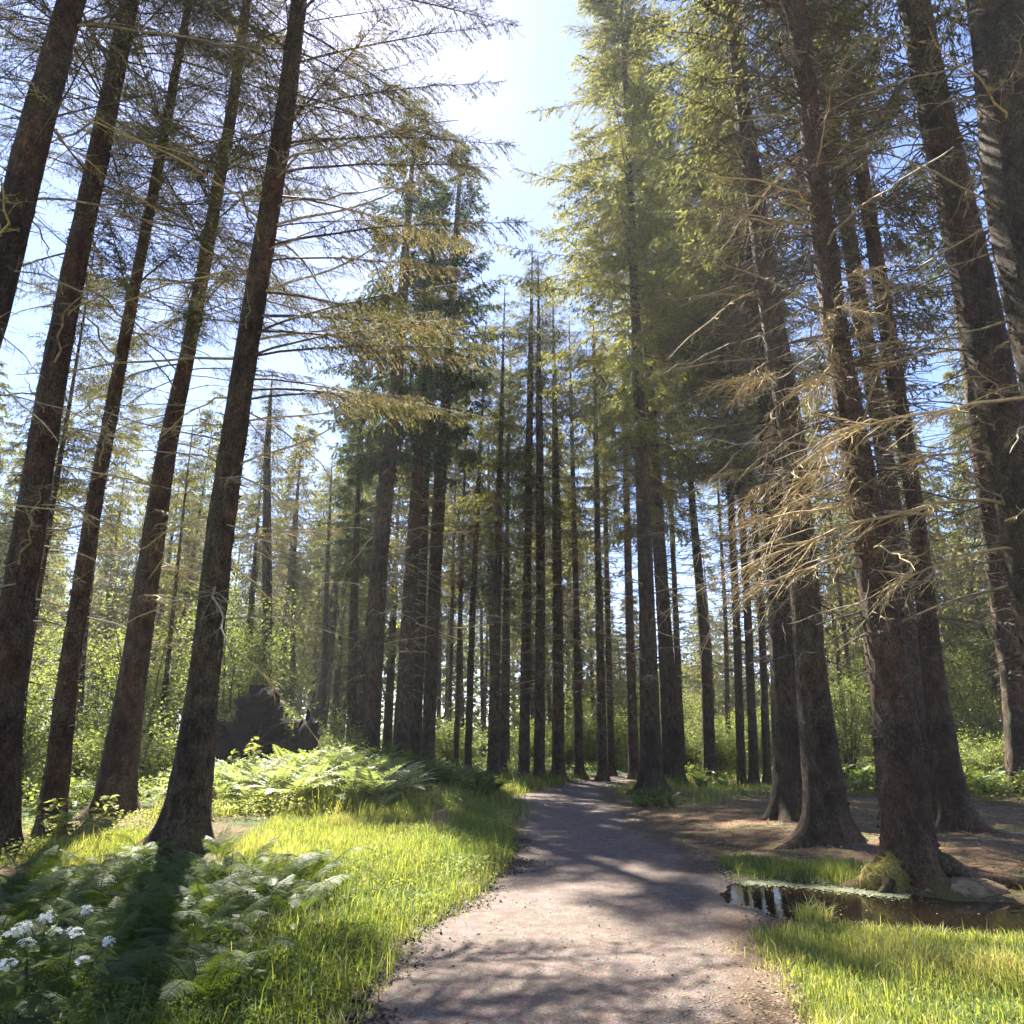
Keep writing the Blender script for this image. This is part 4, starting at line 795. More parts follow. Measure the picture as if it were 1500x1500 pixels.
def fill_plants(n, name, cat, pool, px0, px1, d0, d1, s0, s1, label, group, sz=1.0, mind=1.2):
    pts = []; tries = 0
    while len(pts) < n and tries < 3000:
        tries += 1
        d = math.sqrt(rng.uniform(d0 ** 2, d1 ** 2)); a = math.atan((rng.uniform(px0, px1) - 750) / 1073 * 1.046)
        x, y = d * math.sin(a), d * math.cos(a)
        if path_l(y) - 0.9 < x < path_r(y) + 0.9: continue
        if any((x - p) ** 2 + (y - q) ** 2 < mind ** 2 for p, q in pts): continue
        if math.hypot(x + 7.2, y - 21.6) < 2.6 or (y < 22.5 and -0.42 < x / y < -0.27): continue
        pts.append((x, y)); s = rng.uniform(s0, s1)
        o = link(name, pool[int(rng.integers(0, len(pool)))], None, (x, y, gz(x, y) - 0.03), (0, 0, rng.random() * 6.28), (s, s, s * sz * rng.uniform(0.85, 1.15)))
        tag(o, label + ', ' + gap(x, y), cat, group)
fill_plants(10, 'small_tree', 'tree', BTREE, -40, 420, 27, 40, 0.8, 1.25, 'bright green broadleaf tree', 'broadleaf trees behind the left trunks', mind=2.5)
fill_plants(16, 'bush', 'bush', BUSH, -40, 530, 22, 32, 0.7, 1.2, 'pale green leafy bush', 'bushes behind the left trunks', mind=1.8)
fill_plants(20, 'bush', 'bush', BUSH, 600, 940, 38, 54, 0.8, 1.6, 'bright green bush far back', 'bushes at the end of the path', mind=1.8)
fill_plants(7, 'small_tree', 'tree', BTREE, 850, 1150, 42, 54, 0.6, 0.9, 'bright green broadleaf tree far back', 'broadleaf trees behind the gap', mind=2.5)
fill_plants(14, 'bush', 'bush', BUSH, 980, 1160, 30, 42, 0.8, 1.3, 'bright green bush', 'bushes right of the big rooted spruce', mind=1.6)
fill_plants(14, 'bush', 'bush', BUSH, 1180, 1560, 25, 38, 0.6, 1.2, 'dark green bush', 'bushes behind the right trunks', mind=1.8)
fill_plants(7, 'small_tree', 'tree', BTREE, 1180, 1560, 30, 46, 0.7, 1.1, 'shaded broadleaf tree', 'broadleaf trees behind the right trunks', mind=2.5)

def far_wood():
    """the wood goes on behind: one mass of leafy edge, too far and dense to count"""
    r = rs(71); n = 65000
    a = r.uniform(-0.80, 0.80, n); d = 62 + 26 * r.random(n) ** 1.3; x, y = d * np.sin(a), d * np.cos(a)
    top = 6.0 + 5.0 * sstep(0.03, -0.05, a) + 3.0 * fbm(np.stack([a * 9, d * 0.06, a * 0], 1), 3) + 2.5 * sstep(-0.1, -0.4, a) + 2.5 * sstep(0.3, 0.5, a)
    b = np.stack([x, y, ground_h(x, y) + np.maximum(top, 1.5) * r.random(n) ** 0.8], 1)
    v, f = leafs(b, r.normal(0, 1, (n, 3)) * [1, 1, .5], r.uniform(.32, .65, n), .3, r, -.1, .45, unit(r.normal(0, .7, (n, 3)) + [0, 0, 1]))
    g = Geo(); g.add(v, f, 0, np.repeat(np.clip(.45 + r.normal(0, .2, n) + .2 * np.sin(a * 40), 0, 1), 4))
    tag(link('far_wood', g.mesh('far_wood', [M_LEAF])), 'green edge of the wood far behind the trunks', None, None, 'stuff')
far_wood()

# ------------------------------------------------------------ ferns
def frond(seed, L, pin=17, wmax=0.13, arch=0.55, fine=True):
    rng = rs(seed); g = Geo()
    t = np.linspace(0, 1, 9); a0 = math.radians(68)
    ang = a0 - t * math.radians(75) * arch * 1.6
    st = L / 8; P = np.concatenate([[[0, 0, 0]], np.cumsum(np.stack([np.cos(ang[:-1]) * st, 0.02 * np.sin(t[:-1] * 5 + seed) * st * 8 * 0.3, np.sin(ang[:-1]) * st], 1), 0)])
    g.add(*tube(P, 0.004 * (1 - t) + 0.0012, 3), m=0, t=0.6)
    q = np.repeat(np.linspace(0.16, 0.985, pin), 2); m = len(q); s = np.tile([1.0, -1.0], pin)
    b = along(P, t, q); ax = unit(along(P, t, np.minimum(q + 0.03, 1.0)) - along(P, t, q - 0.05))
    up = np.cross(ax, [0, 1.0, 0]); 
    ln = wmax * np.clip(np.sin(np.clip((q - 0.04), 0, 1) ** 0.62 * np.pi) ** 0.8, 0.06, 1) * rng.uniform(0.88, 1.08, m) * L / 0.65
    d = unit(ax * 0.42 + np.array([[0, 1.0, 0]]) * s[:, None] + np.array([[0, 0, -0.22]]) + rng.normal(0, 0.05, (m, 3)))
    nrm = unit(np.cross(ax, np.array([[0, 1.0, 0]])) * -1 + rng.normal(0, 0.08, (m, 3)))
    if fine:
        c = 7; k = np.repeat(np.arange(m), c * 2); f = np.tile(np.repeat(np.linspace(0.08, 0.95, c), 2), m); ss = np.tile([1.0, -1.0], m * c)
        bb = b[k] + d[k] * (ln[k] * f)[:, None] + np.array([[0, 0, -0.12]]) * (ln[k] * f ** 2)[:, None]
        side = unit(np.cross(nrm[k], d[k])); dd = unit(side * ss[:, None] + d[k] * 0.75)
        v, fc = leafs(bb, dd, 0.020 * (1.15 - f) * L / 0.65 + 0.004, 0.0125 * L / 0.65, rng, 0, 0.4, nrm[k])
        g.add(v, fc, 0, np.repeat(np.clip(0.45 + rng.normal(0, 0.08, len(k)), 0, 1), 4))
    else:
        v, fc = leafs(b, d, ln, 0.034 * L / 0.65, rng, -0.25, 0.3, nrm)
        g.add(v, fc, 0, np.repeat(np.clip(0.5 + rng.normal(0, 0.1, m), 0, 1), 4))
    return g
FROND = [frond(600 + k, 0.62 + 0.05 * k, 18 + k, 0.12 + 0.008 * (k % 3), 0.5 + 0.09 * k).mesh('frond', [M_FERN]) for k in range(5)]
def fern(x, y, s, nf, label, group, rng, z=None):
    t = empty('fern', (x, y, gz(x, y) if z is None else z), label, 'fern', group, rng.random() * 6.28)
    for k in range(nf):
        a = 6.283 * k / nf + rng.normal(0, 0.2); q = s * rng.uniform(0.75, 1.2)
        link('frond', FROND[int(rng.integers(0, 5))], t, (0.03 * math.cos(a), 0.03 * math.sin(a), 0), (rng.normal(0, 0.2), rng.normal(0.05, 0.16), a), (q, q, q))
rng = rs(8); pts = []
for k in range(900):
    if len(pts) >= 66: break
    y = rng.uniform(4.1, 9.6); x = rng.uniform(-5.6, -1.35)
    xr = np.interp(y, [4, 5, 6.5, 8, 9.6], [-1.5, -1.55, -1.75, -1.95, -2.1]); xl = -0.74 * y - 0.25
    if not xl < x < xr or (x + 4.55) ** 2 + (y - 11.06) ** 2 < 0.8 or (y > 8.3 and x < -4.9): continue
    if any((x - p) ** 2 + (y - q) ** 2 < 0.30 ** 2 for p, q in pts): continue
    pts.append((x, y))
    fern(x, y, rng.uniform(0.5, 0.85), int(rng.integers(6, 9)), ('fern beside the white flowers at lower left' if math.hypot(x + 2.6, y - 4.5) < 0.75 else 'fern at the grassy right edge of the lower left clump' if x > xr - 0.5 else 'fern at the left edge of the lower left clump' if x < xl + 0.8 else 'fern in the shadow strip of the darkest trunk' if abs(x + 4.5 - (11 - y) * 0.364) < 0.45 else 'fern at the back of the lower left clump, before the trunks' if y > 7.6 else 'fern in the middle of the shaded lower left clump'), 'ferns in the lower left clump', rng)
for x, y, s, lab in ((-4.75, 10.35, .7, 'small fern at the left root of the darkest trunk'), (-3.75, 10.3, .85, 'fern standing against the right root of the darkest trunk')):
    fern(x, y, s, 7, lab, None, rng)
FERN1 = []; FERN2 = []
for k in range(4):
    g = Geo(); r2 = rs(650 + k)
    for j in range(9):
        fg = frond(660 + k * 10 + j, 0.8, 15, 0.16, 0.6, False)
        g.addg(fg, np.array(Matrix.Rotation(0.7 * j + r2.normal(0, .2), 4, 'Z') @ Matrix.Rotation(r2.normal(0.1, .2), 4, 'Y')))
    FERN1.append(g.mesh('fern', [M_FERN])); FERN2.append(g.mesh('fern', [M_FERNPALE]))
def ferns(n, cx, cy, rx, ry, s0, s1, label, group, rng, mind=0.35, pool=None):
    pts = []
    for k in range(2000):
        if len(pts) >= n: break
        a = rng.random() * 6.283; r = math.sqrt(rng.random()); x, y = cx + rx * r * math.cos(a), cy + ry * r * math.sin(a)
        if path_l(y) - 0.5 < x < path_r(y) + 0.3 or any((x - p) ** 2 + (y - q) ** 2 < mind ** 2 for p, q in pts): continue
        pts.append((x, y)); s = rng.uniform(s0, s1)
        tag(link('fern', (pool or FERN1)[int(rng.integers(0, 4))], None, (x, y, gz(x, y)), (0, 0, rng.random() * 6.28), (s, s, s)), label + (', at its near edge' if y < cy - .5 * ry else ', at its far edge' if y > cy + .5 * ry else ', at its left end' if x < cx - .4 * rx else ', at its right end' if x > cx + .4 * rx else ', in its middle'), 'fern', group)
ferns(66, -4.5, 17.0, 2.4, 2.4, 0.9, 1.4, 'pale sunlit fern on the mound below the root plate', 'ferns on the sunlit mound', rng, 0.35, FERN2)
ferns(22, -2.0, 19.2, 1.5, 1.2, 0.9, 1.35, 'dark fern in the clump before the middle spruces', 'ferns in the dark clump at the middle spruces', rng)
ferns(26, 11.5, 23, 3.0, 3.0, 0.9, 1.4, 'fern in the patch behind the right trunks', 'ferns behind the right trunks', rng, 0.6)
ferns(16, 5.8, 25.0, 1.8, 2.2, 0.5, 0.9, 'low fern in the patch right of the path', 'low ferns right of the path', rng, 0.4)
ferns(24, -10.5, 16.5, 2.6, 3.2, 0.8, 1.3, 'fern in the patch behind the leftmost trunks', 'ferns behind the leftmost trunks', rng, 0.5)
ferns(9, 3.4, 19.5, 0.5, 1.6, 0.4, 0.6, 'small fern in the row by the right path edge', 'ferns at the right path edge', rng, 0.3)

# ------------------------------------------------------------ grass
def grass(name, label, n, sampler, h0, h1, w, seed, tmean=0.5, lean=0.5, material=None, clump=0.5, parent=None, seedheads=0):
    rng = rs(seed); x, y = sampler(rng, n)
    c = fbm(np.stack([x * 1.7, y * 1.7, x * 0 + seed], 1), 3)
    keep = rng.random(len(x)) < np.clip(0.75 + clump * 1.2 * c, 0.05, 1); x = x[keep]; y = y[keep]; c = c[keep]; m = len(x)
    h = (h0 + (h1 - h0) * rng.random(m) ** 1.6) * (1 + 0.75 * c) * np.where(rng.random(m) < 0.03, 1.6, 1); z = ground_h(x, y)
    a = rng.random(m) * 6.283; ln = lean * rng.uniform(0.2, 1.2, m)
    d = np.stack([np.cos(a), np.sin(a), a * 0], 1); s = np.stack([-np.sin(a + rng.normal(0, .6, m)), np.cos(a), a * 0], 1)
    B = np.stack([x, y, z - 0.01], 1); ww = (w * rng.uniform(0.6, 1.3, m))[:, None] / 2
    mid = B + d * (h * ln * 0.32)[:, None] + np.array([[0, 0, 1.0]]) * (h * 0.6)[:, None]
    tip = B + d * (h * ln * 0.95)[:, None] + np.array([[0, 0, 1.0]]) * (h * np.clip(1.02 - 0.3 * ln, 0.4, 1))[:, None]
    v = np.stack([B - s * ww, B + s * ww, mid + s * ww * 0.8, mid - s * ww * 0.8, tip], 1).reshape(-1, 3)
    o = np.arange(m)[:, None] * 5; g = Geo()
    tt = np.repeat(np.clip(tmean + 0.34 * c + rng.normal(0, 0.15, m) + (rng.random(m) < 0.09) * 0.5, 0, 1), 5)
    g.add(v, o + np.array([[0, 1, 2, 3]]), 0, tt); b = Geo(); g.f.append((o + np.array([[3, 2, 4]]), 0))
    ob = link(name, g.mesh(name, [material or M_GRASS]), parent)
    return ob
def in_poly(P, extra=None, jit=0.08):
    lo = P.min(0); hi = P.max(0)
    def f(rng, n):
        x = rng.uniform(lo[0], hi[0], n); y = rng.uniform(lo[1], hi[1], n)
        k = poly_dist(x, y, P) + rng.normal(0, jit, n) < 0
        k &= poly_dist(x, y, PUD) > 0.0
        return x[k], y[k]
    return f
tag(grass('grass', 'bright sunlit grass at lower right beside the puddle', 95000, in_poly(GRASS_BR, jit=0.13), 0.06, 0.15, 0.0065, 1, 0.7, 0.6, clump=0.35), None, None, None, 'stuff')
BANK = np.array([(-1.15, 4), (-1.0, 5.4), (-1.0, 6.6), (-0.72, 7.8), (-0.4, 9.3), (-0.15, 11), (0.0, 14), (0.0, 17), (-0.9, 17), (-1.1, 13), (-1.5, 11), (-1.9, 9), (-2.0, 7), (-1.9, 4)])
tag(grass('grass', 'long grass hanging over the left path edge', 52000, in_poly(BANK, jit=0.12), 0.08, 0.25, 0.007, 2, 0.38, 0.75, clump=0.6), None, None, None, 'stuff')
LAWN = np.array([(-1.2, 9), (-1.0, 12.5), (-0.9, 15.5), (-3.0, 15.6), (-4.0, 14.0), (-4.1, 12.0), (-3.6, 10.6), (-2.6, 9.3), (-1.9, 8.2)])
tag(grass('grass', 'yellow green sunlit grass right of the darkest trunk', 70000, in_poly(LAWN, jit=0.2), 0.06, 0.18, 0.007, 3, 0.68, 0.6, clump=0.65), None, None, None, 'stuff')
LAWN2 = np.array([(-4.9, 10.4), (-5.2, 12.2), (-6.6, 12.4), (-7.2, 10.4), (-6.3, 9.6), (-5.4, 9.8)])
tag(grass('grass', 'grass between the left trunks', 16000, in_poly(LAWN2, jit=0.3), 0.08, 0.2, 0.007, 4, 0.6, 0.5, clump=0.9), None, None, None, 'stuff')
FARL = np.array([(0.05, 16), (0.0, 22), (0.6, 25), (1.7, 28), (3.2, 32), (-3, 34), (-5, 26), (-2.2, 22), (-2.0, 16), (-1.2, 15)])
tag(grass('grass', 'grass verge left of the path bend', 60000, in_poly(FARL, jit=0.25), 0.15, 0.38, 0.013, 5, 0.5, 0.6, clump=0.6), None, None, None, 'stuff')
FARR = np.array([(3.0, 22), (3.4, 25.5), (4.6, 28.5), (6.5, 33), (14, 38), (16, 26), (10, 21), (5.5, 21.0), (4.5, 17.5), (3.6, 19)])
tag(grass('grass', 'patchy grass between the trunks right of the path', 45000, in_poly(FARR, jit=0.4), 0.10, 0.3, 0.014, 6, 0.55, 0.6, clump=1.0), None, None, None, 'stuff')
PATCH = np.array([(2.75, 10.9), (2.75, 10.1), (3.2, 9.75), (3.9, 9.5), (4.4, 9.3), (4.3, 10.2), (3.6, 10.8)])
tag(grass('grass', 'short grass between the path and the puddle', 9000, in_poly(PATCH, jit=0.15), 0.06, 0.16, 0.006, 7, 0.45, 0.6, clump=0.5), None, None, None, 'stuff')
PATCH2 = np.array([(5.4, 8.6), (6.5, 9.4), (8.5, 10), (9.0, 8.8), (7.2, 8.1), (6.0, 8.2)])
tag(grass('grass', 'sparse grass right of the puddle tree', 7000, in_poly(PATCH2, jit=0.25), 0.05, 0.14, 0.006, 8, 0.4, 0.6, clump=0.9), None, None, None, 'stuff')
MNDG = np.array([(-6.5, 14), (-6.6, 19), (-3, 20), (-1.2, 18), (-1.4, 15.5), (-3.5, 14.6), (-4.5, 14)])
tag(grass('grass', 'mixed grass and weeds on the sunlit mound', 40000, in_poly(MNDG, jit=0.3), 0.10, 0.34, 0.012, 9, 0.65, 0.7, clump=0.8), None, None, None, 'stuff')
def spot(x, y, r):
    def f(rng, n):
        a = rng.random(n) * 6.283; q = r * np.sqrt(rng.random(n)); return x + q * np.cos(a), y + q * np.sin(a)
    return f
for x, y, r, n, lab in ((2.85, 7.75, 0.16, 420, 'round grass tuft growing at the edge of the puddle'), (2.2, 6.95, 0.2, 350, 'small grass tuft on the right path edge'), (3.75, 7.38, 0.14, 160, 'thin grass tuft with long blades before the puddle')):
    tag(grass('grass_tuft', lab, n, spot(x, y, r), 0.10, 0.24, 0.007, int(x * 100), 0.6, 0.9, clump=0), lab, 'grass')

g = Geo(); v, f = blob(0.42, 0.26, 0.13, 6, 0.35, 14, 3.5); g.add(v, f); r2 = rs(20); kk = r2.integers(0, len(v), 900)
v2, f2 = leafs(v[kk] + [0, 0, .004], r2.normal(0, 1, (900, 3)) * [1, 1, .3], r2.uniform(.02, .06, 900), .008, r2); g.add(v2, f2)
tag(link('needle_mound', g.mesh('needle_mound', [M_DRY], True), None, (5.0, 8.9, -0.02)), 'low brown mound of needles at the right foot of the puddle tree', 'mound')
def cover(name, label, n, sampler, hmax, ll, lw, seed, m=None, tmean=0.5):
    rng = rs(seed); x, y = sampler(rng, n); c = fbm(np.stack([x * 0.9, y * 0.9, x * 0 + seed], 1), 3)
    k = rng.random(len(x)) < np.clip(0.6 + 1.3 * c, 0, 1); x = x[k]; y = y[k]; c = c[k]; m_ = len(x)
    b = np.stack([x, y, ground_h(x, y) + hmax * (0.6 + 0.7 * c) * rng.random(m_) ** 0.7], 1)
    v, f = leafs(b, rng.normal(0, 1, (m_, 3)) * [1, 1, 0.4], ll * rng.uniform(0.6, 1.3, m_), lw * rng.uniform(0.7, 1.2, m_), rng, -0.1, 0.45, unit(rng.normal(0, 0.6, (m_, 3)) + [0, 0, 1]))
    g = Geo(); g.add(v, f, 0, np.repeat(np.clip(tmean + 0.2 * c + rng.normal(0, 0.15, m_), 0, 1), 4))
    return tag(link(name, g.mesh(name, [m or M_LEAF])), label, None, None, 'stuff')
def wide(px0, px1, d0, d1):
    def f(rng, n):
        d = np.sqrt(rng.uniform(d0 ** 2, d1 ** 2, n)); a = np.arctan((rng.uniform(px0, px1, n) - 750) / 1073 * 1.046)
        x, y = d * np.sin(a), d * np.cos(a); k = (x < path_l(y) - 0.7) | (x > path_r(y) + 0.7); return x[k], y[k]
    return f
cover('undergrowth', 'leafy undergrowth behind the left trunks', 60000, wide(-80, 560, 17, 40), 0.75, 0.10, 0.065, 21)
cover('undergrowth', 'leafy undergrowth beyond the path bend', 45000, wide(560, 1150, 27, 52), 0.6, 0.11, 0.07, 22)
cover('undergrowth', 'leafy undergrowth behind the right trunks', 45000, wide(1150, 1580, 22, 42), 0.75, 0.11, 0.07, 23, None, 0.4)
cover('low_weeds', 'small leaved weeds along the left path edge', 14000, in_poly(np.array([(-1.0, 4), (-1.05, 6.4), (-1.4, 7.2), (-2.2, 6.6), (-2.3, 4)]), jit=0.15), 0.16, 0.035, 0.022, 24, M_FERN, 0.55)
cover('low_weeds', 'pale small leaved weeds on the sunlit mound', 26000, in_poly(np.array([(-6.8, 13.6), (-6.8, 18), (-3, 19), (-1.0, 18), (-1.2, 15.2), (-3.5, 14.2), (-5, 13.4)]), jit=0.3), 0.35, 0.06, 0.04, 25, None, 0.75)
cover('low_weeds', 'pale leafy weeds in the long grass at the left path edge', 16000, in_poly(np.array([(-0.95, 7.2), (-0.3, 10), (0.0, 14), (0.0, 17), (-1.2, 17), (-1.5, 13), (-2.0, 10), (-1.9, 7.5)]), jit=0.2), 0.26, 0.045, 0.028, 27, None, 0.7)
cover('low_weeds', 'clover leaves in the bright grass at lower right', 6000, in_poly(GRASS_BR, jit=0.15), 0.07, 0.022, 0.018, 28, None, 0.5)
cover('low_weeds', 'pale weeds among the left trunks', 9000, in_poly(np.array([(-8.5, 9), (-8.5, 13.5), (-6.2, 13.8), (-5.2, 12), (-5.4, 9.6), (-6.5, 8.6)]), jit=0.3), 0.25, 0.05, 0.03, 26, None, 0.65)

# ------------------------------------------------------------ flowers
def flower_plant(x, y, h, heads, label, rng, kind='w'):
    z = gz(x, y); t = empty('flowering_plant' if kind == 'w' else 'yellow_flower', (x, y, z), label, 'flower', None)
    st = Geo(); lf = Geo()
    for (dx, dy, dz, r) in heads:
        dz *= 0.86; r *= 0.85
        P = np.array([(0, 0, 0), (dx * 0.4, dy * 0.4, dz * 0.5), (dx, dy, dz)]); st.add(*tube(P, [0.006, 0.005, 0.003], 5), t=0.5)
        n = 7 if kind == 'w' else 3
        q = rng.uniform(0.25, 0.95, n); b = along(P, np.array([0, .5, 1]), q)
        v, f = leafs(b, rng.normal(0, 1, (n, 3)) * [1, 1, .3], rng.uniform(0.08, 0.15, n), 0.05, rng, -0.2, 0.45, unit(rng.normal(0, .4, (n, 3)) + [0, 0, 1])); lf.add(v, f, 0, 0.45)
        fg = Geo(); nb = 22 if kind == 'w' else 4
        c = rng.normal(0, 1, (nb, 3)); c = unit(c) * r * rng.uniform(0.4, 1, (nb, 1)) * [1, 1, 0.6] + [dx, dy, dz]
        for p in c:
            ax = unit(p - np.array([dx, dy, dz - r]))
            a1, b1 = frames(ax[None]); an = np.arange(5) * 1.2566
            d = a1 * np.cos(an)[:, None] + b1 * np.sin(an)[:, None] + ax * 0.35
            v, f = leafs(np.repeat(p[None], 5, 0), d, 0.016 if kind == 'w' else 0.014, 0.012 if kind == 'w' else 0.012, rng, 0.1, 0.6, np.repeat(ax[None], 5, 0)); fg.add(v, f, 0, float(rng.random()))
        link('blossom_cluster', fg.mesh('blossom_cluster', [M_PETAL if kind == 'w' else M_YELLOW]), t)
    link('stem', st.mesh('stem', [M_FERN]), t); link('leaves', lf.mesh('leaves', [M_LEAF]), t)
rng = rs(15)
FW = ((-2.78, 4.35, 'white flowering plant leftmost in the bottom corner', [(-.06, 0, .40, .05), (.08, .1, .52, .05), (.02, -.05, .33, .045)]),
      (-2.55, 4.45, 'tallest white flowering plant in the bottom left ferns', [(0, .05, .58, .055), (.08, .0, .52, .045), (-.09, .0, .54, .05), (-.03, -.05, .46, .05)]),
      (-2.35, 4.42, 'white flowering plant right of the tallest one', [(0, 0, .50, .055), (.16, .05, .43, .045), (.1, -.06, .36, .045)]),
      (-2.62, 4.9, 'pale flower cluster among ferns above the white flowers', [(.05, .05, .52, .055)]),
      (-2.75, 4.15, 'low white blossom at the bottom edge of the corner', [(.1, 0, .36, .05), (.2, .05, .42, .05)]))
for x, y, lab, hd in FW: flower_plant(x, y, 0.5, hd, lab, rng)
flower_plant(-3.0, 8.6, 0.4, [(0, 0, .42, .03), (.12, .05, .36, .03), (-.1, 0, .38, .03)], 'small yellow flowers among the ferns', rng, 'y')
flower_plant(-2.75, 7.8, 0.4, [(0, 0, .32, .03), (.1, .05, .3, .03)], 'yellow flowers at the right edge of the fern clump', rng, 'y')

# ------------------------------------------------------------ root plate of a fallen tree
def root_plate(x, y, w, h):
    z = gz(x, y); t = empty('uprooted_tree', (x, y, z - 0.1), 'dark upturned root plate of a fallen tree behind the fern mound', 'fallen tree', None)
    nr, na = 26, 96; r = np.linspace(0.02, 1, nr)[:, None]; a = np.linspace(0, 2 * np.pi, na + 1)[None, :-1]
    out = 1 + 0.34 * fbm(np.stack([np.cos(a[0]) * 2.6 + 3, np.sin(a[0]) * 2.6, a[0] * 0 + 4], 1), 3)[None]
    X = r * np.cos(a) * out * w; Z = h * 0.55 + r * np.sin(a) * out * h * (1 - 0.35 * sstep(0.0, 1.0, np.abs(np.cos(a) - 0.25)) * (np.sin(a) > 0)); 
    dep = 0.42 * fbm(np.stack([X.ravel() * 3.2, Z.ravel() * 3.2, X.ravel() * 0 + 7], 1), 4).reshape(X.shape)
    F = np.stack([X, -0.45 * (1 - r ** 2) - dep - 0.12, Z], -1); B = np.stack([X, 0.25 + 0.35 * (1 - r ** 3) + 0 * a, Z], -1)
    k = np.arange(na); ff = []
    for i in range(nr - 1): ff.append(np.stack([i * na + k, (i + 1) * na + k, (i + 1) * na + (k + 1) % na, i * na + (k + 1) % na], 1))
    ff = np.concatenate(ff); o = nr * na; rim = np.stack([(nr - 1) * na + k, o + (nr - 1) * na + k, o + (nr - 1) * na + (k + 1) % na, (nr - 1) * na + (k + 1) % na], 1)
    g = Geo(); g.add(np.concatenate([F.reshape(-1, 3), B.reshape(-1, 3)]), np.concatenate([ff, ff[:, ::-1] + o, rim]))
    link('soil_plate', g.mesh('soil_plate', [M_SOIL], True), t)
    for bx, bz, rx, rz, sd_ in ((1.5, 1.15, .34, .75, 3), (1.2, 0.5, .5, .6, 4), (-0.9, 1.0, .6, .8, 6), (0.15, 2.15, .55, .5, 7)):
        v, f = blob(rx, .42, rz, sd_ * 7.7, 0.75, 16, 3.0); g = Geo(); g.add(v + [bx, -.25, bz], f); link('soil_clod', g.mesh('soil_clod', [M_SOIL], True), t)
    rng = rs(33)
    for k in range(34):
        a0 = rng.uniform(-0.3, 3.5); L = rng.uniform(0.5, 1.3); r0 = rng.uniform(0.25, 0.7)
        s = np.linspace(0, 1, 7); P = np.stack([np.cos(a0) * w * (r0 + s * L * 0.6) + np.cumsum(rng.normal(0, .04, 7)), -0.5 + 0.3 * s - 0.2 * np.sin(s * 3) + np.cumsum(rng.normal(0, .03, 7)), h * 0.55 + np.sin(a0) * h * (r0 + s * L * 0.45) - 0.3 * s ** 2 + np.cumsum(rng.normal(0, .03, 7))], 1)
        g = Geo(); g.add(*tube(P, rng.uniform(0.02, 0.055) * (1 - s) ** 0.8 + 0.006, 6)); link('root', g.mesh('root', [M_ROOT], True), t)
    m = 170; a = rng.uniform(-0.3, 3.5, m); q = rng.uniform(0.85, 1.08, m); hh = h * (1 - 0.35 * sstep(0.0, 1.0, np.abs(np.cos(a) - 0.25)))
    A = np.stack([np.cos(a) * w * q, rng.uniform(-0.6, 0.1, m), h * 0.55 + np.sin(a) * hh * q], 1); d = unit(np.stack([np.cos(a), rng.normal(-.4, .5, m), np.sin(a) - 0.5], 1) + rng.normal(0, .45, (m, 3))); ll = rng.uniform(.15, .5, m)[:, None]
    B = A + d * ll * .5; D = B + unit(d + [0, 0, -.6]) * ll * .5; g = Geo(); g.add(*prisms(A, B, .012, .008)); g.add(*prisms(B, D, .008, .003))
    link('rootlets', g.mesh('rootlets', [M_ROOT]), t)['kind'] = 'stuff'
    s = np.linspace(0, 1, 8); P = np.stack([0.6 * s * 3, 0.3 + s * 11, h * 0.55 - s * h * 0.2], 1); g = Geo(); g.add(*tube(P, 0.26 - 0.12 * s, 12)); link('trunk', g.mesh('trunk', [M_BARK], True), t)
    n = 2600; a = rng.uniform(0.25, 2.9, n); q = rng.uniform(0.82, 1.06, n)
    hh = h * (1 - 0.35 * sstep(0.0, 1.0, np.abs(np.cos(a) - 0.25)))
    b = np.stack([np.cos(a) * w * q, rng.uniform(-0.35, 0.45, n), h * 0.55 + np.sin(a) * hh * q], 1)
    v, f = leafs(b, rng.normal(0, 1, (n, 3)) + [0, -0.3, 0.1], 0.09, 0.05, rng); g = Geo(); g.add(v, f, 0, np.repeat(rng.uniform(0.1, .6, n), 4))
    o = link('leafy_cap', g.mesh('leafy_cap', [M_LEAF]), t); o['kind'] = 'stuff'
root_plate(-7.1, 21.0, 1.65, 1.55)
def sapling(x, y, h, label, seed):
    rng = rs(seed); t = empty('sapling', (x, y, gz(x, y)), label, 'sapling', None); g = Geo(); l = Geo()
    for k in range(5):
        P = np.stack([np.linspace(0, rng.normal(0, .3), 5), np.linspace(0, rng.normal(0, .3), 5), np.linspace(0, h * rng.uniform(.6, 1), 5)], 1); g.add(*tube(P, np.linspace(.01, .003, 5), 4))
        n = 40; b = along(P, np.linspace(0, 1, 5), rng.uniform(.25, 1, n)); d = rng.normal(0, 1, (n, 3)) * [1, 1, .3]; v, f = leafs(b + unit(d) * .03, d, rng.uniform(.08, .15, n), .07, rng, -.15, .45, unit(rng.normal(0, .5, (n, 3)) + [0, 0, 1])); l.add(v, f, 0, np.repeat(rng.uniform(.7, 1, n), 4))
    link('stem', g.mesh('stem', [M_TWIG]), t); link('leaves', l.mesh('leaves', [M_LEAF]), t)
sapling(-6.3, 17.9, 1.3, 'young bright leaved sapling in front of the root plate', 3)
sapling(-7.0, 17.5, 0.8, 'small leafy sapling at the left foot of the root plate', 4)
sapling(-6.55, 11.6, 0.75, 'pale leafy sapling in front of the reddish left trunk', 5)

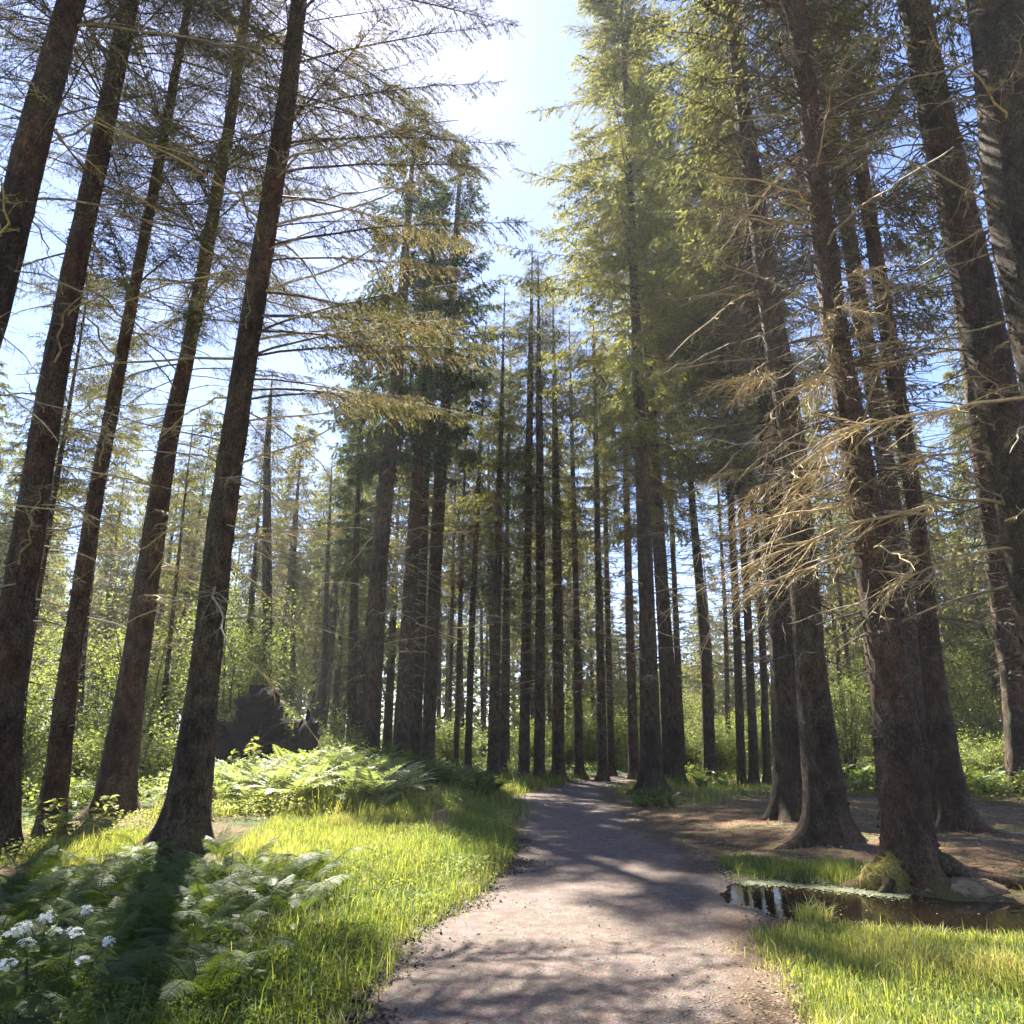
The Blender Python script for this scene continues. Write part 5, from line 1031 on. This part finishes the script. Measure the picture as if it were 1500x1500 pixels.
# ------------------------------------------------------------ stump, stones, litter
an = np.arange(20) * 2 * np.pi / 20; g = Geo()
rg = [(0.21, -0.1), (0.17, 0.02), (0.13, 0.1), (0.125, 0.26), (0.12, 0.28), (0.05, 0.275)]
lob = 1 + 0.18 * np.sin(an * 4 + 1) + 0.06 * np.sin(an * 9)
sv = np.concatenate([np.stack([r * np.cos(an) * (1 + (lob - 1) * (1.6 if z < 0.1 else 0.4)), r * np.sin(an) * (1 + (lob - 1) * (1.6 if z < 0.1 else 0.4)), an * 0 + z + (0.03 * np.cos(an) if z > 0.2 else 0)], 1) for r, z in rg])
k = np.arange(20); sf = np.concatenate([np.stack([i * 20 + k, i * 20 + (k + 1) % 20, (i + 1) * 20 + (k + 1) % 20, (i + 1) * 20 + k], 1) for i in range(5)])
g.add(sv, sf); g.add(sv[-20:], np.arange(20)[None])
tag(link('tree_stump', g.mesh('tree_stump', [M_DRY]), None, (-1.22, 13.4, gz(-1.22, 13.4))), 'small pale stump in the grass left of the path', 'stump')
g = Geo(); v, f = blob(0.12, 0.09, 0.07, 9, 0.3, 9); g.add(v, f)
tag(link('stone', g.mesh('stone', [M_STONE], True), None, (5.55, 14.75, gz(5.55, 14.75) + 0.03)), 'pale stone at the foot of the close pair of trunks', 'stone')
def scatter_stones(name, label, n, sampler, s0, s1, seed, m):
    rng = rs(seed); x, y = sampler(rng, n); k = len(x); s = s0 + (s1 - s0) * rng.random(k) ** 3
    oc = np.array([(1, 0, 0), (-1, 0, 0), (0, 1, 0), (0, -1, 0), (0, 0, 1), (0, 0, -1)], float)
    v = oc[None] * rng.uniform(0.6, 1.2, (k, 6, 1)) * s[:, None, None]; v[..., 2] *= 0.6
    a = rng.random(k) * 6.28; c, q = np.cos(a)[:, None], np.sin(a)[:, None]
    v = np.stack([v[..., 0] * c - v[..., 1] * q, v[..., 0] * q + v[..., 1] * c, v[..., 2]], -1) + np.stack([x, y, ground_h(x, y) + 0.014], 1)[:, None]
    f = np.array([(0, 2, 4), (2, 1, 4), (1, 3, 4), (3, 0, 4), (2, 0, 5), (1, 2, 5), (3, 1, 5), (0, 3, 5)])
    g = Geo(); g.add(v.reshape(-1, 3), (f[None] + (np.arange(k) * 6)[:, None, None]).reshape(-1, 3), 0, np.repeat(rng.random(k), 6))
    tag(link(name, g.mesh(name, [m])), label, None, None, 'stuff')
def on_path(y0, y1):
    def f(rng, n):
        y = y0 + (y1 - y0) * rng.random(n) ** 1.4; u = rng.random(n); x = path_l(y) + (path_r(y) - path_l(y)) * u; return x, y
    return f
scatter_stones('gravel', 'loose gravel on the path', 9000, on_path(4.3, 14), 0.004, 0.016, 41, M_STONE)
def shore(rng, n):
    x = rng.uniform(2.0, 5.2, n); y = rng.uniform(6.6, 10, n); d = poly_dist(x, y, PUD); k = (d > -0.12) & (d < 0.38) & (rng.random(n) < np.exp(-np.abs(d - 0.1) * 5)) & ((x < 3.1) | (y > 9)); return x[k], y[k]
scatter_stones('gravel', 'wet stones along the puddle shore', 9000, shore, 0.006, 0.024, 42, M_STONE)
def litter(name, label, n, sampler, l0, l1, w, seed, m):
    rng = rs(seed); x, y = sampler(rng, n); k = len(x); a = rng.random(k) * 6.28; ln = rng.uniform(l0, l1, k)
    A = np.stack([x, y, ground_h(x, y) + w + 0.012], 1); d = np.stack([np.cos(a), np.sin(a), rng.normal(0, .04, k)], 1); B = A + d * ln[:, None]; B[:, 2] = ground_h(B[:, 0], B[:, 1]) + w + 0.012 + 0.01 * rng.random(k)
    g = Geo(); g.add(*prisms(A, B, w * rng.uniform(.5, 1.2, k), w * 0.5, 4)); tag(link(name, g.mesh(name, [m])), label, None, None, 'stuff')
def right_floor(rng, n):
    y = rng.uniform(8.5, 22, n); x = path_r(y) + 0.2 + rng.uniform(0, 9, n); k = poly_dist(x, y, PUD) > 0.1; return x[k], y[k]
litter('twig_litter', 'fallen twigs on the needle floor under the right trunks', 700, right_floor, 0.1, 0.6, 0.006, 51, M_DEAD)
litter('twig_litter', 'small twigs scattered on the path', 500, on_path(4.3, 20), 0.03, 0.16, 0.003, 52, M_TWIG)
def left_floor(rng, n):
    y = rng.uniform(9, 17, n); x = rng.uniform(-8.5, -3, n); return x, y
litter('twig_litter', 'fallen twigs among the left trunks', 350, left_floor, 0.1, 0.5, 0.006, 53, M_DEAD)
def fallen_leaves(name, label, n, sampler, seed, m, s=0.035):
    rng = rs(seed); x, y = sampler(rng, n); k = len(x); b = np.stack([x, y, ground_h(x, y) + 0.022], 1)
    v, f = leafs(b, rng.normal(0, 1, (k, 3)) * [1, 1, .15], s * rng.uniform(.5, 1.2, k), s * .6, rng, .2, .45, unit(rng.normal(0, .3, (k, 3)) + [0, 0, 1])); g = Geo(); g.add(v, f); tag(link(name, g.mesh(name, [m])), label, None, None, 'stuff')
fallen_leaves('leaf_litter', 'dry brown leaf bits on the path', 2600, on_path(4.3, 16), 61, M_DRY, 0.03)
def left_edge(rng, n):
    y = 4.3 + 9 * rng.random(n) ** 1.3; x = path_l(y) + 0.05 + np.abs(rng.normal(0, .2, n)) * (1 + .8 * np.sin(y * 3.1)); return x, y
fallen_leaves('leaf_litter', 'dark leaf bits gathered along the left path edge', 5200, left_edge, 63, M_ROOT, 0.045)
def right_edge(rng, n):
    y = 4.3 + 14 * rng.random(n) ** 1.2; x = path_r(y) - np.abs(rng.normal(0, .3, n)); k = poly_dist(x, y, PUD) > .1; return x[k], y[k]
fallen_leaves('leaf_litter', 'brown leaf bits along the right path edge', 3600, right_edge, 64, M_DRY, 0.035)
tag(grass('grass', 'stray grass tufts creeping onto the left path edge', 2600, lambda rng, n: (lambda c: (path_l(c) + np.abs(rng.normal(0, .09, n)) , c))(np.round((4.6 + 11 * rng.random(n)) * 2.3) / 2.3 + rng.normal(0, .05, n)), 0.05, 0.16, 0.006, 10, 0.45, 0.9, clump=0), None, None, None, 'stuff')
fallen_leaves('leaf_litter', 'dry leaf bits on the needle floor', 6000, right_floor, 62, M_DRY, 0.05)

# ------------------------------------------------------------ thin summer haze between the trees
hb = [(x, y, z) for z in (-1.2, 36.0) for y in (-420, 1080) for x in (-760, 760)]
hm = bpy.data.meshes.new('haze'); hm.from_pydata(hb, [], [(0, 2, 3, 1), (4, 5, 7, 6), (0, 1, 5, 4), (2, 6, 7, 3), (0, 4, 6, 2), (1, 3, 7, 5)]); hm.update()
m, n, N, L = mat('haze'); pv = N('ShaderNodeVolumePrincipled'); pv.inputs['Color'].default_value = (0.93, 0.95, 1.0, 1); pv.inputs['Density'].default_value = 0.00055; pv.inputs['Anisotropy'].default_value = 0.35
o = N('ShaderNodeOutputMaterial'); L(pv.outputs[0], o.inputs['Volume']); hm.materials.append(m)
tag(link('haze', hm), 'thin bright summer haze between the trees', None, None, 'stuff')

scatter_stones('path_stones', 'larger stones pressed into the path', 260, on_path(4.4, 12), 0.015, 0.035, 43, M_STONE)

def on_water(rng, n):
    x = rng.uniform(2.5, 6.5, n); y = rng.uniform(7.1, 9.6, n); d = poly_dist(x, y, PUD); k = (d < -0.02) & (rng.random(n) < np.exp(d * 7)); return x[k], y[k]
rng_ = rs(66); x_, y_ = on_water(rng_, 2600); k_ = len(x_); d_ = rng_.normal(0, 1, (k_, 3)) * [1, 1, 0]
v_, f_ = leafs(np.stack([x_, y_, x_ * 0 + WATER_Z + 0.003], 1), d_, rng_.uniform(.01, .045, k_), rng_.uniform(.003, .016, k_), rng_, 0, .5, np.tile([[0, 0, 1.0]], (k_, 1)))
g = Geo(); g.add(v_, f_); tag(link('floating_litter', g.mesh('floating_litter', [M_DRY])), 'needles and leaf bits floating on the puddle', None, None, 'stuff')
